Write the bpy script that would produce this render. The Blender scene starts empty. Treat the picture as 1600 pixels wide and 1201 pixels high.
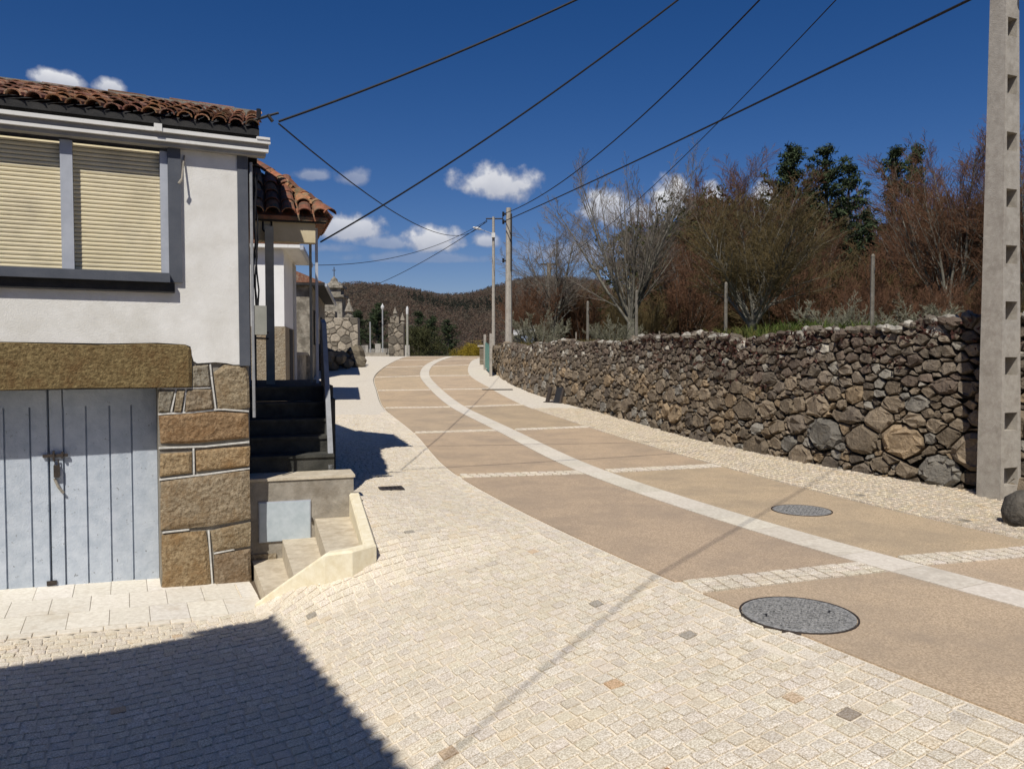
import bpy, math, random
import numpy as np
from mathutils import Vector, Matrix
V = Vector
R = math.radians
C = bpy.context.scene.collection
S = bpy.context.scene

# ------------------------------------------------------------------ camera
EYE = 1.6
cam_d = bpy.data.cameras.new('camera')
cam = bpy.data.objects.new('camera', cam_d); C.objects.link(cam)
cam.location = (0, 0, EYE)
cam.rotation_euler = (R(90) - math.atan(45.5/1230), 0, 0)
cam_d.sensor_width = 36; cam_d.lens = 36*1230/1600
cam_d.clip_start = 0.05; cam_d.clip_end = 6000
S.camera = cam

# ------------------------------------------------------------------ light
SUN_AZ, SUN_EL = R(14), R(51)        # heading of the light's travel, height of the sun
LT = V((math.sin(SUN_AZ)*math.cos(SUN_EL), math.cos(SUN_AZ)*math.cos(SUN_EL), -math.sin(SUN_EL)))
sun_d = bpy.data.lights.new('sun', 'SUN'); sun_d.energy = 4.6; sun_d.angle = R(.53); sun_d.color = (1, .955, .88)
sun = bpy.data.objects.new('sun', sun_d); C.objects.link(sun)
sun.rotation_euler = LT.to_track_quat('-Z', 'Y').to_euler()
S.view_settings.view_transform = 'Standard'; S.view_settings.look = 'None'
S.view_settings.gamma = 1; S.view_settings.use_curve_mapping = False
S.view_settings.exposure = 0.0

W = bpy.data.worlds.new('World'); S.world = W; W.use_nodes = True
def build_world():
    nt = W.node_tree; N = nt.nodes; L = nt.links; N.clear()
    def m(op, a, b=None, c=None, clamp=False):
        n = N.new('ShaderNodeMath'); n.operation = op; n.use_clamp = clamp
        for i, v in enumerate((a, b, c)):
            if v is None: continue
            if isinstance(v, (int, float)): n.inputs[i].default_value = v
            else: L.new(v, n.inputs[i])
        return n.outputs[0]
    def vm(op, a, b=None):
        n = N.new('ShaderNodeVectorMath'); n.operation = op
        for i, v in enumerate((a, b)):
            if v is None: continue
            if isinstance(v, tuple): n.inputs[i].default_value = v
            else: L.new(v, n.inputs[i])
        return n.outputs['Value'] if op == 'LENGTH' else n.outputs['Vector']
    sky = N.new('ShaderNodeTexSky'); sky.sky_type = 'NISHITA'; sky.sun_disc = False
    sky.sun_elevation = SUN_EL; sky.sun_rotation = R(180) + SUN_AZ
    sky.altitude = 900; sky.air_density = 1.0; sky.dust_density = .35; sky.ozone_density = 3.2
    hs = N.new('ShaderNodeHueSaturation'); hs.inputs['Saturation'].default_value = 1.34; hs.inputs['Value'].default_value = 1.06
    tint = N.new('ShaderNodeMix'); tint.data_type = 'RGBA'; tint.blend_type = 'MULTIPLY'; tint.inputs[0].default_value = 1; tint.inputs[7].default_value = (1.0, .90, 1.0, 1)
    L.new(sky.outputs[0], tint.inputs[6]); L.new(tint.outputs[2], hs.inputs['Color'])
    tc = N.new('ShaderNodeTexCoord'); d = tc.outputs['Generated']
    sp = N.new('ShaderNodeSeparateXYZ'); L.new(d, sp.inputs[0])
    az = m('ARCTAN2', sp.outputs[0], sp.outputs[1]); el = m('ARCSINE', sp.outputs[2])
    nz = N.new('ShaderNodeTexNoise'); nz.inputs['Scale'].default_value = 26; nz.inputs['Detail'].default_value = 9; nz.inputs['Roughness'].default_value = .58
    L.new(d, nz.inputs['Vector'])
    nz2 = N.new('ShaderNodeTexNoise'); nz2.inputs['Scale'].default_value = 60; nz2.inputs['Detail'].default_value = 6
    L.new(d, nz2.inputs['Vector'])
    nf = m('SUBTRACT', nz.outputs['Fac'], .5)
    nf2 = m('SUBTRACT', nz2.outputs['Fac'], .5)
    cmb = N.new('ShaderNodeCombineXYZ'); L.new(az, cmb.inputs[0]); L.new(el, cmb.inputs[1])
    clouds = [(-0.0258,0.2092,0.060,0.0330,1.0),(-0.2485,0.2151,0.0279,0.0106,.5),(-0.2003,0.2137,0.0236,0.0163,.5),
      (-0.207,0.1513,0.0459,0.0255,.9),(-0.1603,0.1371,0.0399,0.0114,.5),(-0.0991,0.1397,0.0421,0.0225,.95),
      (-0.0347,0.1403,0.0179,0.0146,.8),(0.1959,0.1822,0.0354,0.0340,1.0),(0.1165,0.1783,0.0322,0.0309,.9),
      (0.1601,0.1696,0.0399,0.0244,.8),(0.2451,0.1833,0.0171,0.0244,.9),(0.3084,0.1845,0.0211,0.0244,.95),
      (-0.5147,0.2896,0.025,0.0134,1.0),(-0.4668,0.2902,0.0191,0.0118,.95),(0.0727,0.1243,0.081,0.0211,.5),
      (-0.1128,0.1199,0.12,0.0098,.3),(-0.26,0.13,0.09,0.010,.3),
      # the rest of the sky, out of view, carries the same kind of scattered cloud
      (.9,.2,.09,.035,.9),(1.5,.26,.12,.05,1.),(2.2,.18,.09,.03,.9),(2.9,.24,.13,.045,1.),(-1.1,.2,.1,.035,.9),(-1.8,.27,.12,.05,1.),(-2.5,.19,.09,.03,.9)]
    tot = None; shade = None
    for a0, e0, ra, re, st in clouds:
        q = vm('SUBTRACT', cmb.outputs[0], (a0, e0, 0)); q = vm('DIVIDE', q, (ra, re, 1))
        s2 = N.new('ShaderNodeSeparateXYZ'); L.new(q, s2.inputs[0])
        y = m('ADD', s2.outputs[1], m('MULTIPLY', m('MINIMUM', s2.outputs[1], 0), .9))
        r = m('SQRT', m('ADD', m('POWER', s2.outputs[0], 2), m('MULTIPLY', y, y)))
        mk = m('SUBTRACT', 1.05, r)
        mk = m('ADD', mk, m('MULTIPLY', nf, 1.7))
        mk = m('ADD', mk, m('MULTIPLY', nf2, .7))
        mk = m('MULTIPLY', m('MULTIPLY', mk, 1.9, clamp=True), st)
        sh = m('MULTIPLY', mk, m('ADD', m('MULTIPLY', s2.outputs[1], .55), .55, clamp=True))
        tot = mk if tot is None else m('MAXIMUM', tot, mk)
        shade = sh if shade is None else m('MAXIMUM', shade, sh)
    mx = N.new('ShaderNodeMix'); mx.data_type = 'RGBA'
    mx.inputs[6].default_value = (4.6, 5.2, 7.0, 1); mx.inputs[7].default_value = (14, 14.1, 14.6, 1)
    L.new(m('ADD', shade, m('MULTIPLY', nf2, .35), clamp=True), mx.inputs[0])
    fin = N.new('ShaderNodeMix'); fin.data_type = 'RGBA'
    L.new(tot, fin.inputs[0]); L.new(hs.outputs[0], fin.inputs[6]); L.new(mx.outputs[2], fin.inputs[7])
    bg = N.new('ShaderNodeBackground'); bg.inputs['Strength'].default_value = .058
    L.new(fin.outputs[2], bg.inputs['Color'])
    out = N.new('ShaderNodeOutputWorld'); L.new(bg.outputs[0], out.inputs['Surface'])
build_world()

# ------------------------------------------------------------------ materials
def mat(name, c1, c2=None, scale=6, rough=.85, bump=.0, bscale=40, tone=False, detail=6, c3=None, s3=1.2, t3=(.55,.72), spec=.3, metal=0, dist=.02, pos=(.35,.65)):
    """Two colours mixed by noise, an optional third one in blotches, noise bump; tone multiplies by the mesh colour 'tone'."""
    M = bpy.data.materials.new(name); M.use_nodes = True
    nt = M.node_tree; N = nt.nodes; L = nt.links
    b = N['Principled BSDF']; b.inputs['Roughness'].default_value = rough; b.inputs['Specular IOR Level'].default_value = spec
    b.inputs['Metallic'].default_value = metal
    g = N.new('ShaderNodeNewGeometry'); P = g.outputs['Position']
    c2 = c2 or c1
    n = N.new('ShaderNodeTexNoise'); n.inputs['Scale'].default_value = scale; n.inputs['Detail'].default_value = detail; n.inputs['Roughness'].default_value = .65
    L.new(P, n.inputs['Vector'])
    r = N.new('ShaderNodeValToRGB'); r.color_ramp.elements[0].position = pos[0]; r.color_ramp.elements[1].position = pos[1]
    r.color_ramp.elements[0].color = (*c1, 1); r.color_ramp.elements[1].color = (*c2, 1)
    L.new(n.outputs['Fac'], r.inputs[0]); col = r.outputs[0]
    if c3:
        n3 = N.new('ShaderNodeTexNoise'); n3.inputs['Scale'].default_value = s3; n3.inputs['Detail'].default_value = 8; n3.inputs['Roughness'].default_value = .7
        L.new(P, n3.inputs['Vector'])
        mr = N.new('ShaderNodeMapRange'); mr.inputs[1].default_value = t3[0]; mr.inputs[2].default_value = t3[1]
        L.new(n3.outputs['Fac'], mr.inputs[0])
        mx = N.new('ShaderNodeMix'); mx.data_type = 'RGBA'; mx.inputs[7].default_value = (*c3, 1)
        L.new(mr.outputs[0], mx.inputs[0]); L.new(col, mx.inputs[6]); col = mx.outputs[2]
    if tone:
        at = N.new('ShaderNodeAttribute'); at.attribute_name = 'tone'
        mm = N.new('ShaderNodeMix'); mm.data_type = 'RGBA'; mm.blend_type = 'MULTIPLY'; mm.inputs[0].default_value = 1
        L.new(col, mm.inputs[6]); L.new(at.outputs['Color'], mm.inputs[7]); col = mm.outputs[2]
    L.new(col, b.inputs['Base Color'])
    if bump:
        bn = N.new('ShaderNodeTexNoise'); bn.inputs['Scale'].default_value = bscale; bn.inputs['Detail'].default_value = 9; bn.inputs['Roughness'].default_value = .6
        L.new(P, bn.inputs['Vector'])
        bp = N.new('ShaderNodeBump'); bp.inputs['Strength'].default_value = bump; bp.inputs['Distance'].default_value = dist
        L.new(bn.outputs['Fac'], bp.inputs['Height']); L.new(bp.outputs[0], b.inputs['Normal'])
    return M

M = {}
M['sett']   = mat('granite_sett', (.50,.42,.305), (.90,.835,.72), 110, .9, .6, 130, True, c3=(.68,.59,.45), s3=2.6, t3=(.48,.8), detail=9, pos=(.40,.60))
M['bed']    = mat('sand_joint', (.55,.475,.36), (.84,.765,.64), 90, .95, .3, 120)
M['farset'] = mat('distant_setts', (.54,.48,.385), (.72,.66,.56), 22, .9, .5, 60, c3=(.56,.49,.38), s3=5)
M['slab']   = mat('exposed_aggregate', (.36,.27,.175), (.60,.465,.315), 85, .9, .4, 140, True, c3=(.335,.265,.19), s3=1.1, t3=(.43,.74), pos=(.4,.6))
M['flag']   = mat('pale_paving', (.58,.52,.425), (.72,.665,.565), 30, .85, .15, 120, True, c3=(.5,.45,.37), s3=2.2)
M['apron']  = mat('cream_flag', (.62,.575,.49), (.78,.74,.66), 26, .85, .2, 90, True, c3=(.56,.49,.38), s3=1.7)
M['earth']  = mat('field_earth', (.07,.065,.03), (.13,.10,.05), 2.5, .95, .5, 8, c3=(.07,.095,.025), s3=.5, t3=(.42,.6))
M['hill']   = mat('hill_ground', (.11,.085,.06), (.14,.105,.075), .05, 1, 0)
M['render'] = mat('white_render', (.66,.64,.585), (.78,.765,.72), 3.5, .9, .25, 90, c3=(.55,.525,.455), s3=1.6, t3=(.5,.8), detail=9)
M['mortar'] = mat('grey_mortar', (.20,.18,.145), (.29,.265,.22), 9, .95, .4, 50)
M['point']  = mat('white_pointing', (.48,.465,.42), (.66,.64,.59), 30, .9)
M['ashlar'] = mat('granite_ashlar', (.20,.155,.10), (.37,.315,.23), 34, .9, .8, 16, True, c3=(.235,.16,.085), s3=3.8, t3=(.48,.72), dist=.06, pos=(.38,.62))
M['lintel'] = mat('ochre_lintel', (.125,.085,.034), (.265,.195,.088), 34, .9, .7, 36, c3=(.14,.08,.03), s3=6, t3=(.48,.7), dist=.04, pos=(.38,.62))
M['door']   = mat('blue_grey_paint', (.41,.46,.52), (.53,.575,.63), 9, .75, .25, 60, True, c3=(.20,.21,.215), s3=24, t3=(.625,.67), detail=9)
M['trim']   = mat('slate_grey_paint', (.072,.08,.097), (.10,.108,.125), 4, .7, .08, 60)
M['lighttrim'] = mat('pale_grey_aluminium', (.36,.38,.42), (.44,.46,.50), 6, .5)
M['shutter']= mat('cream_shutter', (.70,.61,.40), (.76,.67,.46), 3, .6, c3=(.50,.44,.31), s3=1.6, t3=(.5,.8))
M['gutter'] = mat('white_gutter', (.66,.65,.61), (.76,.75,.71), 4, .6, c3=(.45,.43,.39), s3=4)
M['gutterdark'] = mat('grey_board', (.25,.245,.23), (.33,.32,.30), 4, .8)
M['dark']   = mat('dark_timber', (.022,.022,.022), (.04,.038,.036), 8, .85, .2, 40)
M['tile']   = mat('clay_tile', (.20,.075,.042), (.33,.15,.085), 11, .9, .4, 40, True, c3=(.13,.105,.07), s3=8, t3=(.44,.6))
M['tileold']= mat('weathered_clay_tile', (.15,.062,.038), (.27,.135,.085), 14, .95, .6, 40, True, c3=(.24,.205,.15), s3=11, t3=(.52,.66))
M['stairshade'] = mat('shade_toned_concrete', (.035,.035,.03), (.07,.068,.058), 7, .95, .4, 45)  # stair concrete coloured near black, standing in for the shade beside the house
M['concrete'] = mat('old_concrete', (.24,.215,.175), (.36,.325,.27), 7, .95, .4, 45, c3=(.17,.14,.10), s3=2.5, t3=(.5,.75))
M['step']   = mat('sandy_concrete', (.44,.375,.275), (.60,.53,.41), 10, .95, .3, 70, c3=(.38,.31,.22), s3=3)
M['kerb']   = mat('cream_kerb', (.72,.63,.43), (.82,.75,.57), 14, .9, .2, 80)
M['meter']  = mat('meter_plate', (.40,.46,.49), (.49,.545,.575), 12, .5)
M['soffit'] = mat('tan_plaster', (.50,.42,.27), (.58,.50,.34), 3, .9)
M['postgrey'] = mat('grey_green_post', (.26,.26,.22), (.34,.335,.29), 6, .8)
M['railgrey'] = mat('grey_sheet', (.24,.245,.25), (.33,.335,.34), 8, .8, .15, 40)
M['cable']  = mat('black_cable', (.012,.012,.014), (.02,.02,.022), 5, .6)
M['iron']   = mat('rusty_iron', (.03,.025,.022), (.06,.045,.035), 30, .6)
M['manhole']= mat('cast_iron', (.11,.11,.105), (.40,.39,.37), 55, .65, .5, 90)
M['stone']  = mat('field_stone', (.72,.70,.66), (1.12,1.08,1.0), 9, .95, 1.0, 22, True, c3=(1.55,1.5,1.38), s3=5.5, t3=(.62,.76), dist=.04)
M['core']   = mat('wall_core_earth', (.045,.038,.028), (.07,.058,.042), 6, 1)
M['pole']   = mat('pole_concrete', (.33,.30,.255), (.42,.385,.33), 14, .95, .35, 80, c3=(.27,.24,.20), s3=6, t3=(.5,.7))
M['wood']   = mat('grey_wood', (.17,.145,.11), (.27,.24,.195), 14, .95, .3, 40)
M['postwood'] = mat('dull_post', (.13,.115,.09), (.20,.18,.15), 14, .95, .3, 40)
M['bark']   = mat('lichen_bark', (.10,.088,.07), (.20,.185,.15), 5, .95, .4, 20, c3=(.24,.25,.195), s3=4, t3=(.55,.7))
M['darkbark'] = mat('dark_bark', (.05,.042,.034), (.10,.085,.065), 6, .95, .4, 20)
M['twiggrey'] = mat('grey_twig', (.15,.122,.097), (.23,.195,.16), 3, .95)
M['twigred']  = mat('red_twig', (.105,.052,.028), (.175,.09,.05), .8, .95)
M['twigolive']= mat('olive_twig', (.085,.064,.028), (.14,.102,.042), .8, .95)
M['twigpale'] = mat('lichen_twig', (.17,.16,.105), (.26,.25,.18), 2, .95)
M['needle'] = mat('conifer_needle', (.022,.036,.016), (.05,.068,.027), 1.2, .9, 0, tone=True)
M['leaf']   = mat('evergreen_leaf', (.045,.05,.02), (.085,.085,.032), 1.2, .85, 0, tone=True)
M['gorse']  = mat('gorse_bloom', (.26,.19,.02), (.36,.27,.03), 3, .9, tone=True)
M['grass']  = mat('rough_grass', (.06,.07,.02), (.125,.12,.045), 1.0, .9, tone=True)
M['bramble']= mat('bramble_leaf', (.06,.028,.022), (.10,.045,.034), 2, .85, tone=True)
M['forest'] = mat('forest_crowns', (1,1,1), (1,1,1), 1, 1, tone=True)
def let_light_through(m, k):
    nt=m.node_tree; b=nt.nodes['Principled BSDF']; t=nt.nodes.new('ShaderNodeBsdfTranslucent'); x=nt.nodes.new('ShaderNodeMixShader'); x.inputs[0].default_value=k
    nt.links.new(b.inputs['Base Color'].links[0].from_socket,t.inputs['Color']); nt.links.new(b.outputs[0],x.inputs[1]); nt.links.new(t.outputs[0],x.inputs[2])
    nt.links.new(x.outputs[0],nt.nodes['Material Output'].inputs['Surface'])
let_light_through(M['forest'],.5)
for k in ('leaf','grass','gorse','bramble'): let_light_through(M[k],.3)
M['white']  = mat('white_wall', (.72,.71,.68), (.79,.78,.75), 2, .9, .05, 50)
M['greywall'] = mat('grey_plaster', (.40,.395,.38), (.48,.475,.46), 3, .9)
M['churchstone'] = mat('church_stone', (.22,.19,.15), (.36,.33,.27), 4, .95, .6, 16, c3=(.13,.115,.09), s3=2.4, t3=(.45,.6))
M['mesh']   = mat('green_sheet', (.10,.21,.18), (.15,.28,.24), 12, .7)
M['blue']   = mat('blue_sheet', (.22,.27,.40), (.30,.35,.47), 3, .6)
M['lamp']   = mat('lamp_shell', (.5,.5,.49), (.6,.6,.585), 3, .4)
M['glass']  = mat('dark_pane', (.02,.022,.025), (.03,.032,.036), 3, .15, spec=.5)

# ------------------------------------------------------------------ mesh helpers
class MB:
    def __init__(s): s.v=[]; s.f=[]; s.c=[]; s.col=None
    def add(s, vs, fs, col=None):
        o=len(s.v); s.v.extend(vs); s.f.extend([tuple(i+o for i in f) for f in fs])
        col = col or s.col or (1,1,1); s.c.extend([col]*len(vs))
    def quad(s, a,b,c,d, col=None): s.add([a,b,c,d],[(0,1,2,3)],col)
    def para(s, o, x, y, z, col=None):
        """Box from a corner and three edge vectors."""
        o,x,y,z=V(o),V(x),V(y),V(z)
        if x.cross(y).dot(z) < 0: x,y = y,x
        vs=[o,o+x,o+x+y,o+y,o+z,o+x+z,o+x+y+z,o+y+z]
        s.add(vs,[(3,2,1,0),(4,5,6,7),(0,1,5,4),(1,2,6,5),(2,3,7,6),(3,0,4,7)],col)
    def box(s, c, sx, sy, sz, rz=0, col=None):
        """Box standing on c."""
        X=V((math.cos(rz),math.sin(rz),0)); Y=V((-X.y,X.x,0))
        s.para(V(c)-X*sx/2-Y*sy/2, X*sx, Y*sy, V((0,0,sz)), col)
    def tube(s, pts, rad, n=6, col=None, cap=True):
        pts=[V(p) for p in pts]; k=len(pts)
        if not isinstance(rad,(list,tuple)): rad=[rad]*k
        vs=[]; fs=[]
        for i,p in enumerate(pts):
            t=(pts[min(i+1,k-1)]-pts[max(i-1,0)]).normalized()
            a=t.cross(V((0,0,1)) if abs(t.z)<.95 else V((1,0,0))).normalized(); b=t.cross(a)
            for j in range(n):
                w=2*math.pi*j/n; vs.append(p+(a*math.cos(w)+b*math.sin(w))*rad[i])
        for i in range(k-1):
            for j in range(n):
                q=(j+1)%n; fs.append((i*n+j,(i+1)*n+j,(i+1)*n+q,i*n+q))
        if cap: fs.append(tuple(range(n))); fs.append(tuple((k-1)*n+j for j in reversed(range(n))))
        s.add(vs,fs,col)
    def lathe(s, c, prof, n=10, col=None):
        c=V(c); vs=[]; fs=[]
        for r,z in prof:
            for j in range(n):
                w=2*math.pi*j/n; vs.append(c+V((r*math.cos(w),r*math.sin(w),z)))
        for i in range(len(prof)-1):
            for j in range(n):
                q=(j+1)%n; fs.append((i*n+j,i*n+q,(i+1)*n+q,(i+1)*n+j))
        fs.append(tuple((len(prof)-1)*n+j for j in range(n))); fs.append(tuple(reversed(range(n))))
        s.add(vs,fs,col)
    def relief(s, poly, n, d, inset=.25, back=.03, bulge=.15, col=None, jit=0, rng=None, flat=False):
        """A rounded stone face: an outline pushed out along n."""
        n=V(n); poly=[V(p) for p in poly]; k=len(poly); c=sum(poly,V())/k
        if sum(((poly[i]-c).cross(poly[(i+1)%k]-c) for i in range(k)),V()).dot(n)<0: poly.reverse()
        j=lambda: (rng.uniform(-jit,jit) if rng else 0)
        vs=[p-n*back for p in poly]+[p+n*(d*.55+j()) for p in poly]+[p.lerp(c,inset)+n*(d+j()) for p in poly]+[c+n*(d*(1+bulge)+j())]
        fs=[]
        for i in range(k):
            q=(i+1)%k
            fs+=[(i,q,k+q,k+i),(k+i,k+q,2*k+q,2*k+i),(2*k+i,2*k+q,3*k)]
        if flat:
            vs.pop(); fs=[f for f in fs if len(f)==4]+[tuple(range(2*k,3*k))]
        s.add(vs,fs,col)
    def mesh(s, name, m, smooth=False, origin=None):
        me=bpy.data.meshes.new(name)
        vs=np.array([tuple(v) for v in s.v],dtype=float)
        if origin is not None: vs=vs-np.array(tuple(origin))
        me.from_pydata(vs.tolist(),[],s.f)
        me.materials.append(m)
        if s.c:
            at=me.color_attributes.new('tone','FLOAT_COLOR','POINT')
            at.data.foreach_set('color',np.array([(*c,1) for c in s.c],dtype=np.float32).ravel())
        if smooth: me.shade_smooth()
        me.update(); return me
    def build(s, name, m, parent=None, smooth=False, origin=None):
        if parent is not None: origin=root_loc(parent)
        o=bpy.data.objects.new(name,s.mesh(name,m,smooth,origin)); C.objects.link(o)
        if parent is not None: o.parent=parent
        elif origin is not None: o.location=origin
        return o
def root_loc(o):
    p=V((0,0,0))
    while o is not None: p=p+V(o.location); o=o.parent
    return p
def tag(o, label=None, cat=None, group=None, kind=None):
    if label: o['label']=label
    if cat: o['category']=cat
    if group: o['group']=group
    if kind: o['kind']=kind
    return o
def thing(name, label, cat, loc, group=None):
    o=bpy.data.objects.new(name,None); o.empty_display_size=.2; C.objects.link(o); o.location=loc
    return tag(o,label,cat,group)
def inst(name, me, parent, mtx):
    """A part that shares mesh data, placed by a world matrix."""
    o=bpy.data.objects.new(name,me); C.objects.link(o); o.parent=parent
    o.matrix_local=Matrix.Translation(-root_loc(parent))@mtx
    return o
def frame(x, y, z, p):
    """Matrix from three axes and a place."""
    return Matrix(((x[0],y[0],z[0],p[0]),(x[1],y[1],z[1],p[1]),(x[2],y[2],z[2],p[2]),(0,0,0,1)))

# ------------------------------------------------------------------ lie of the land
_yk=[-400,-50,0,8,10.7,15.7,20.7,25.7,30.7,35.7,40,45,50,58,75,120,200]
_zk=[0,0,0,0,0,.07,.22,.45,.78,1.08,1.33,1.52,1.55,1.35,.0,-6,-12]
_ys=np.arange(-60,200,.1); _zs=np.convolve(np.pad(np.interp(_ys,_yk,_zk),15,mode='edge'),np.ones(31)/31,'valid')
def zr(y): return float(np.interp(y,_ys,_zs))
def sm(t): t=max(0,min(1,t)); return t*t*(3-2*t)
HC=V((-2.547,7.6,0)); HU=V((.897,.442,0)); HN=V((.442,-.897,0)); HW=V((-.31,.95,0))
def hab(x,y):
    dx,dy=x-HC.x,y-HC.y; return dx*HU.x+dy*HU.y, -(dx*HN.x+dy*HN.y)
def gz(x,y):
    z=zr(y)
    if x<4 and y<10:
        a,b=hab(x,y); k=sm((-1.2-b)/.8)
        s1=float(np.interp(a,[-.6,-.1,.4,.73,1.1,1.8],[1,.88,.25,.10,.03,0])); s2=float(np.interp(a,[-1.2,-.1,.4,.73,1.1,2.3],[1,.82,.58,.45,.32,0]))
        if b<.3: z+=(-.508-.045*(max(-3.5,min(.1,a))+2.0))*(s1+(s2-s1)*k)*(1-.3*sm((-b-6)/4))
        z+=.13*math.exp(-((x+1.67)**2+(y-8.15)**2)/.6)
    return z
P1=V((-2.16,6.66,-.52)); P2=V((-1.51,6.40,-.03)); P3=V((-1.20,6.56,.0)); P4=V((-1.645,8.15,.15))

def rail(pts):
    """Catmull-Rom through points with one point per cross band; parameter counts bands."""
    P=[V((*p,0)) for p in pts]
    def at(t):
        t+=1; i=max(1,min(len(P)-3,int(math.floor(t)))); u=t-i
        a,b,c,d=P[i-1],P[i],P[i+1],P[i+2]
        return .5*((2*b)+(c-a)*u+(2*a-5*b+4*c-d)*u*u+(3*b-a-3*c+d)*u**3)
    return at
RL=rail([(3.6,1.05),(1.20,5.38),(-.72,10.35),(-1.95,15.5),(-3.36,20.6),(-4.40,25.6),(-5.30,30.3),(-5.74,35.3),(-5.92,40.4),(-6.1,46),(-5.9,52),(-5.0,58)])
RC=rail([(5.35,1.9),(2.90,5.98),(1.12,10.72),(-.15,15.95),(-1.44,20.85),(-2.50,25.9),(-3.42,30.9),(-3.84,36.0),(-3.76,41),(-3.45,46.5),(-2.9,52),(-1.9,58)])
RR=rail([(7.2,2.75),(4.58,6.45),(2.96,11.3),(1.57,16.5),(.28,21.4),(-.70,26.2),(-1.66,31.1),(-2.02,36.8),(-1.95,42),(-1.3,47.5),(-.1,53),(1.4,59)])
_t=np.linspace(-1,9.4,2081)
_L=np.array([tuple(RL(t)) for t in _t]); _Rr=np.array([tuple(RR(t)) for t in _t])
_o=np.argsort(_L[:,1]); _Ly,_Lx=_L[_o,1],_L[_o,0]
_o=np.argsort(_Rr[:,1]); _Ry,_Rx=_Rr[_o,1],_Rr[_o,0]
def lx(y): return float(np.interp(y,_Ly,_Lx)) if y>_Ly[0] else _Lx[0]+(_Ly[0]-y)*.75
def rx(y): return float(np.interp(y,_Ry,_Rx))
# foot of the stone wall on the right
WP=[(9.5,2.0),(7.6,5.3),(6.15,8.0),(5.4,9.28),(5.02,9.95),(4.55,11.0),(3.90,12.9),(3.33,14.6),(2.95,16.4),(2.21,19.38),(1.55,21.6),(.86,24.0),(-.05,28.0),(-.55,31.4),(-1.05,35.6),(-1.2,37.2)]
_wy=np.array([p[1] for p in WP]); _wx=np.array([p[0] for p in WP])
def wx(y): return float(np.interp(y,_wy,_wx))
def leftx(y):
    """House side of the cobbled pavement."""
    return float(np.interp(y,[-10,8.15,8.7,15,20,24,28,34,46,60],[-9,-1.64,-1.80,-4.15,-5.8,-6.6,-7.6,-9.2,-12.5,-14]))
def in_left(x,y):
    if x>lx(y)-.24: return False
    a,b=hab(x,y)
    if y>8.15: return x>leftx(y)
    if b>-1.1 and a<-.1: return False
    if a>=-.1:
        # behind the kerb of the sunken steps
        if y>P2.y-.2:
            if x<P2.x: return (B2(P1,P2,x,y)<0)
            if x<P3.x: return (B2(P2,P3,x,y)<0) or (B2(P3,P4,x,y)<0)
            return y<P3.y or B2(P3,P4,x,y)<0
    return True
def B2(A,B,x,y): return (B.x-A.x)*(y-A.y)-(B.y-A.y)*(x-A.x)

# ------------------------------------------------------------------ ground, hill, field
def hill_h(x,y):
    h=51*sm((y-170+.18*abs(x))/390)
    h+=6*math.sin(x*.011+1.3)*sm((y-200)/250)+4*math.sin(x*.031+y*.012)*sm((y-150)/200)+2.5*math.sin(x*.067+.7)*sm((y-150)/200)
    h+=5*sm((-x-110)/160)*sm((y-100)/200)
    return h
def far_z(x,y):
    return zr(min(y,199))+hill_h(x,y)
def build_ground():
    xs=[-2500,-1500,-900,-600]+list(np.arange(-450,451,15))+[600,900,1500,2500]
    xs=sorted(set(list(xs)+list(np.arange(-30,40,2.5))))
    ys=[-900,-300,-80,-30]+list(np.arange(-10,70,2.5))+list(np.arange(70,640,11))+[800,1400,3000]
    m=MB()
    for y in ys:
        for x in xs:
            z=far_z(x,y)
            if y<62: z-=.35+.25*(abs(x)<14)
            if y>640: z=far_z(x,640)-(y-640)*.03
            m.v.append((x,y,z)); m.c.append((1,1,1))
    n=len(xs)
    m.f=[(j*n+i,j*n+i+1,(j+1)*n+i+1,(j+1)*n+i) for j in range(len(ys)-1) for i in range(n-1)]
    tag(m.build('ground',M['hill'],smooth=True),'brown valley and wooded hillside ground running to the horizon',kind='structure')
build_ground()

def field_z(x,y,off):
    return 1.78+.05*math.sin(x*.7+y*.3)+.04*math.sin(x*.31-y*.8)+.016*off+.25*sm((y-14)/30)+ (.18*math.exp(-((x-5.9)**2+(y-14.5)**2)/5)) + 5*sm((off-22)/70)
def build_field():
    m=MB(); ysr=list(np.arange(1.5,37.5,.75))+list(np.arange(38,96,3)); offs=[.35,.7,1.1,1.6,2.2,3,4,5.5,7.5,10,13,17,22,28,36,46,60,80,110]
    for y in ysr:
        x0=wx(min(y,37.2))
        for o in offs:
            x=x0+o; z=field_z(x,y,o)
            if y>70: z-=.06*(y-70)
            m.v.append((x,y,z)); m.c.append((1,1,1))
    n=len(offs); m.f=[(j*n+i,j*n+i+1,(j+1)*n+i+1,(j+1)*n+i) for j in range(len(ysr)-1) for i in range(n-1)]
    tag(m.build('field',M['earth'],smooth=True),'rough raised field behind the dry stone wall',kind='structure')
build_field()

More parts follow.
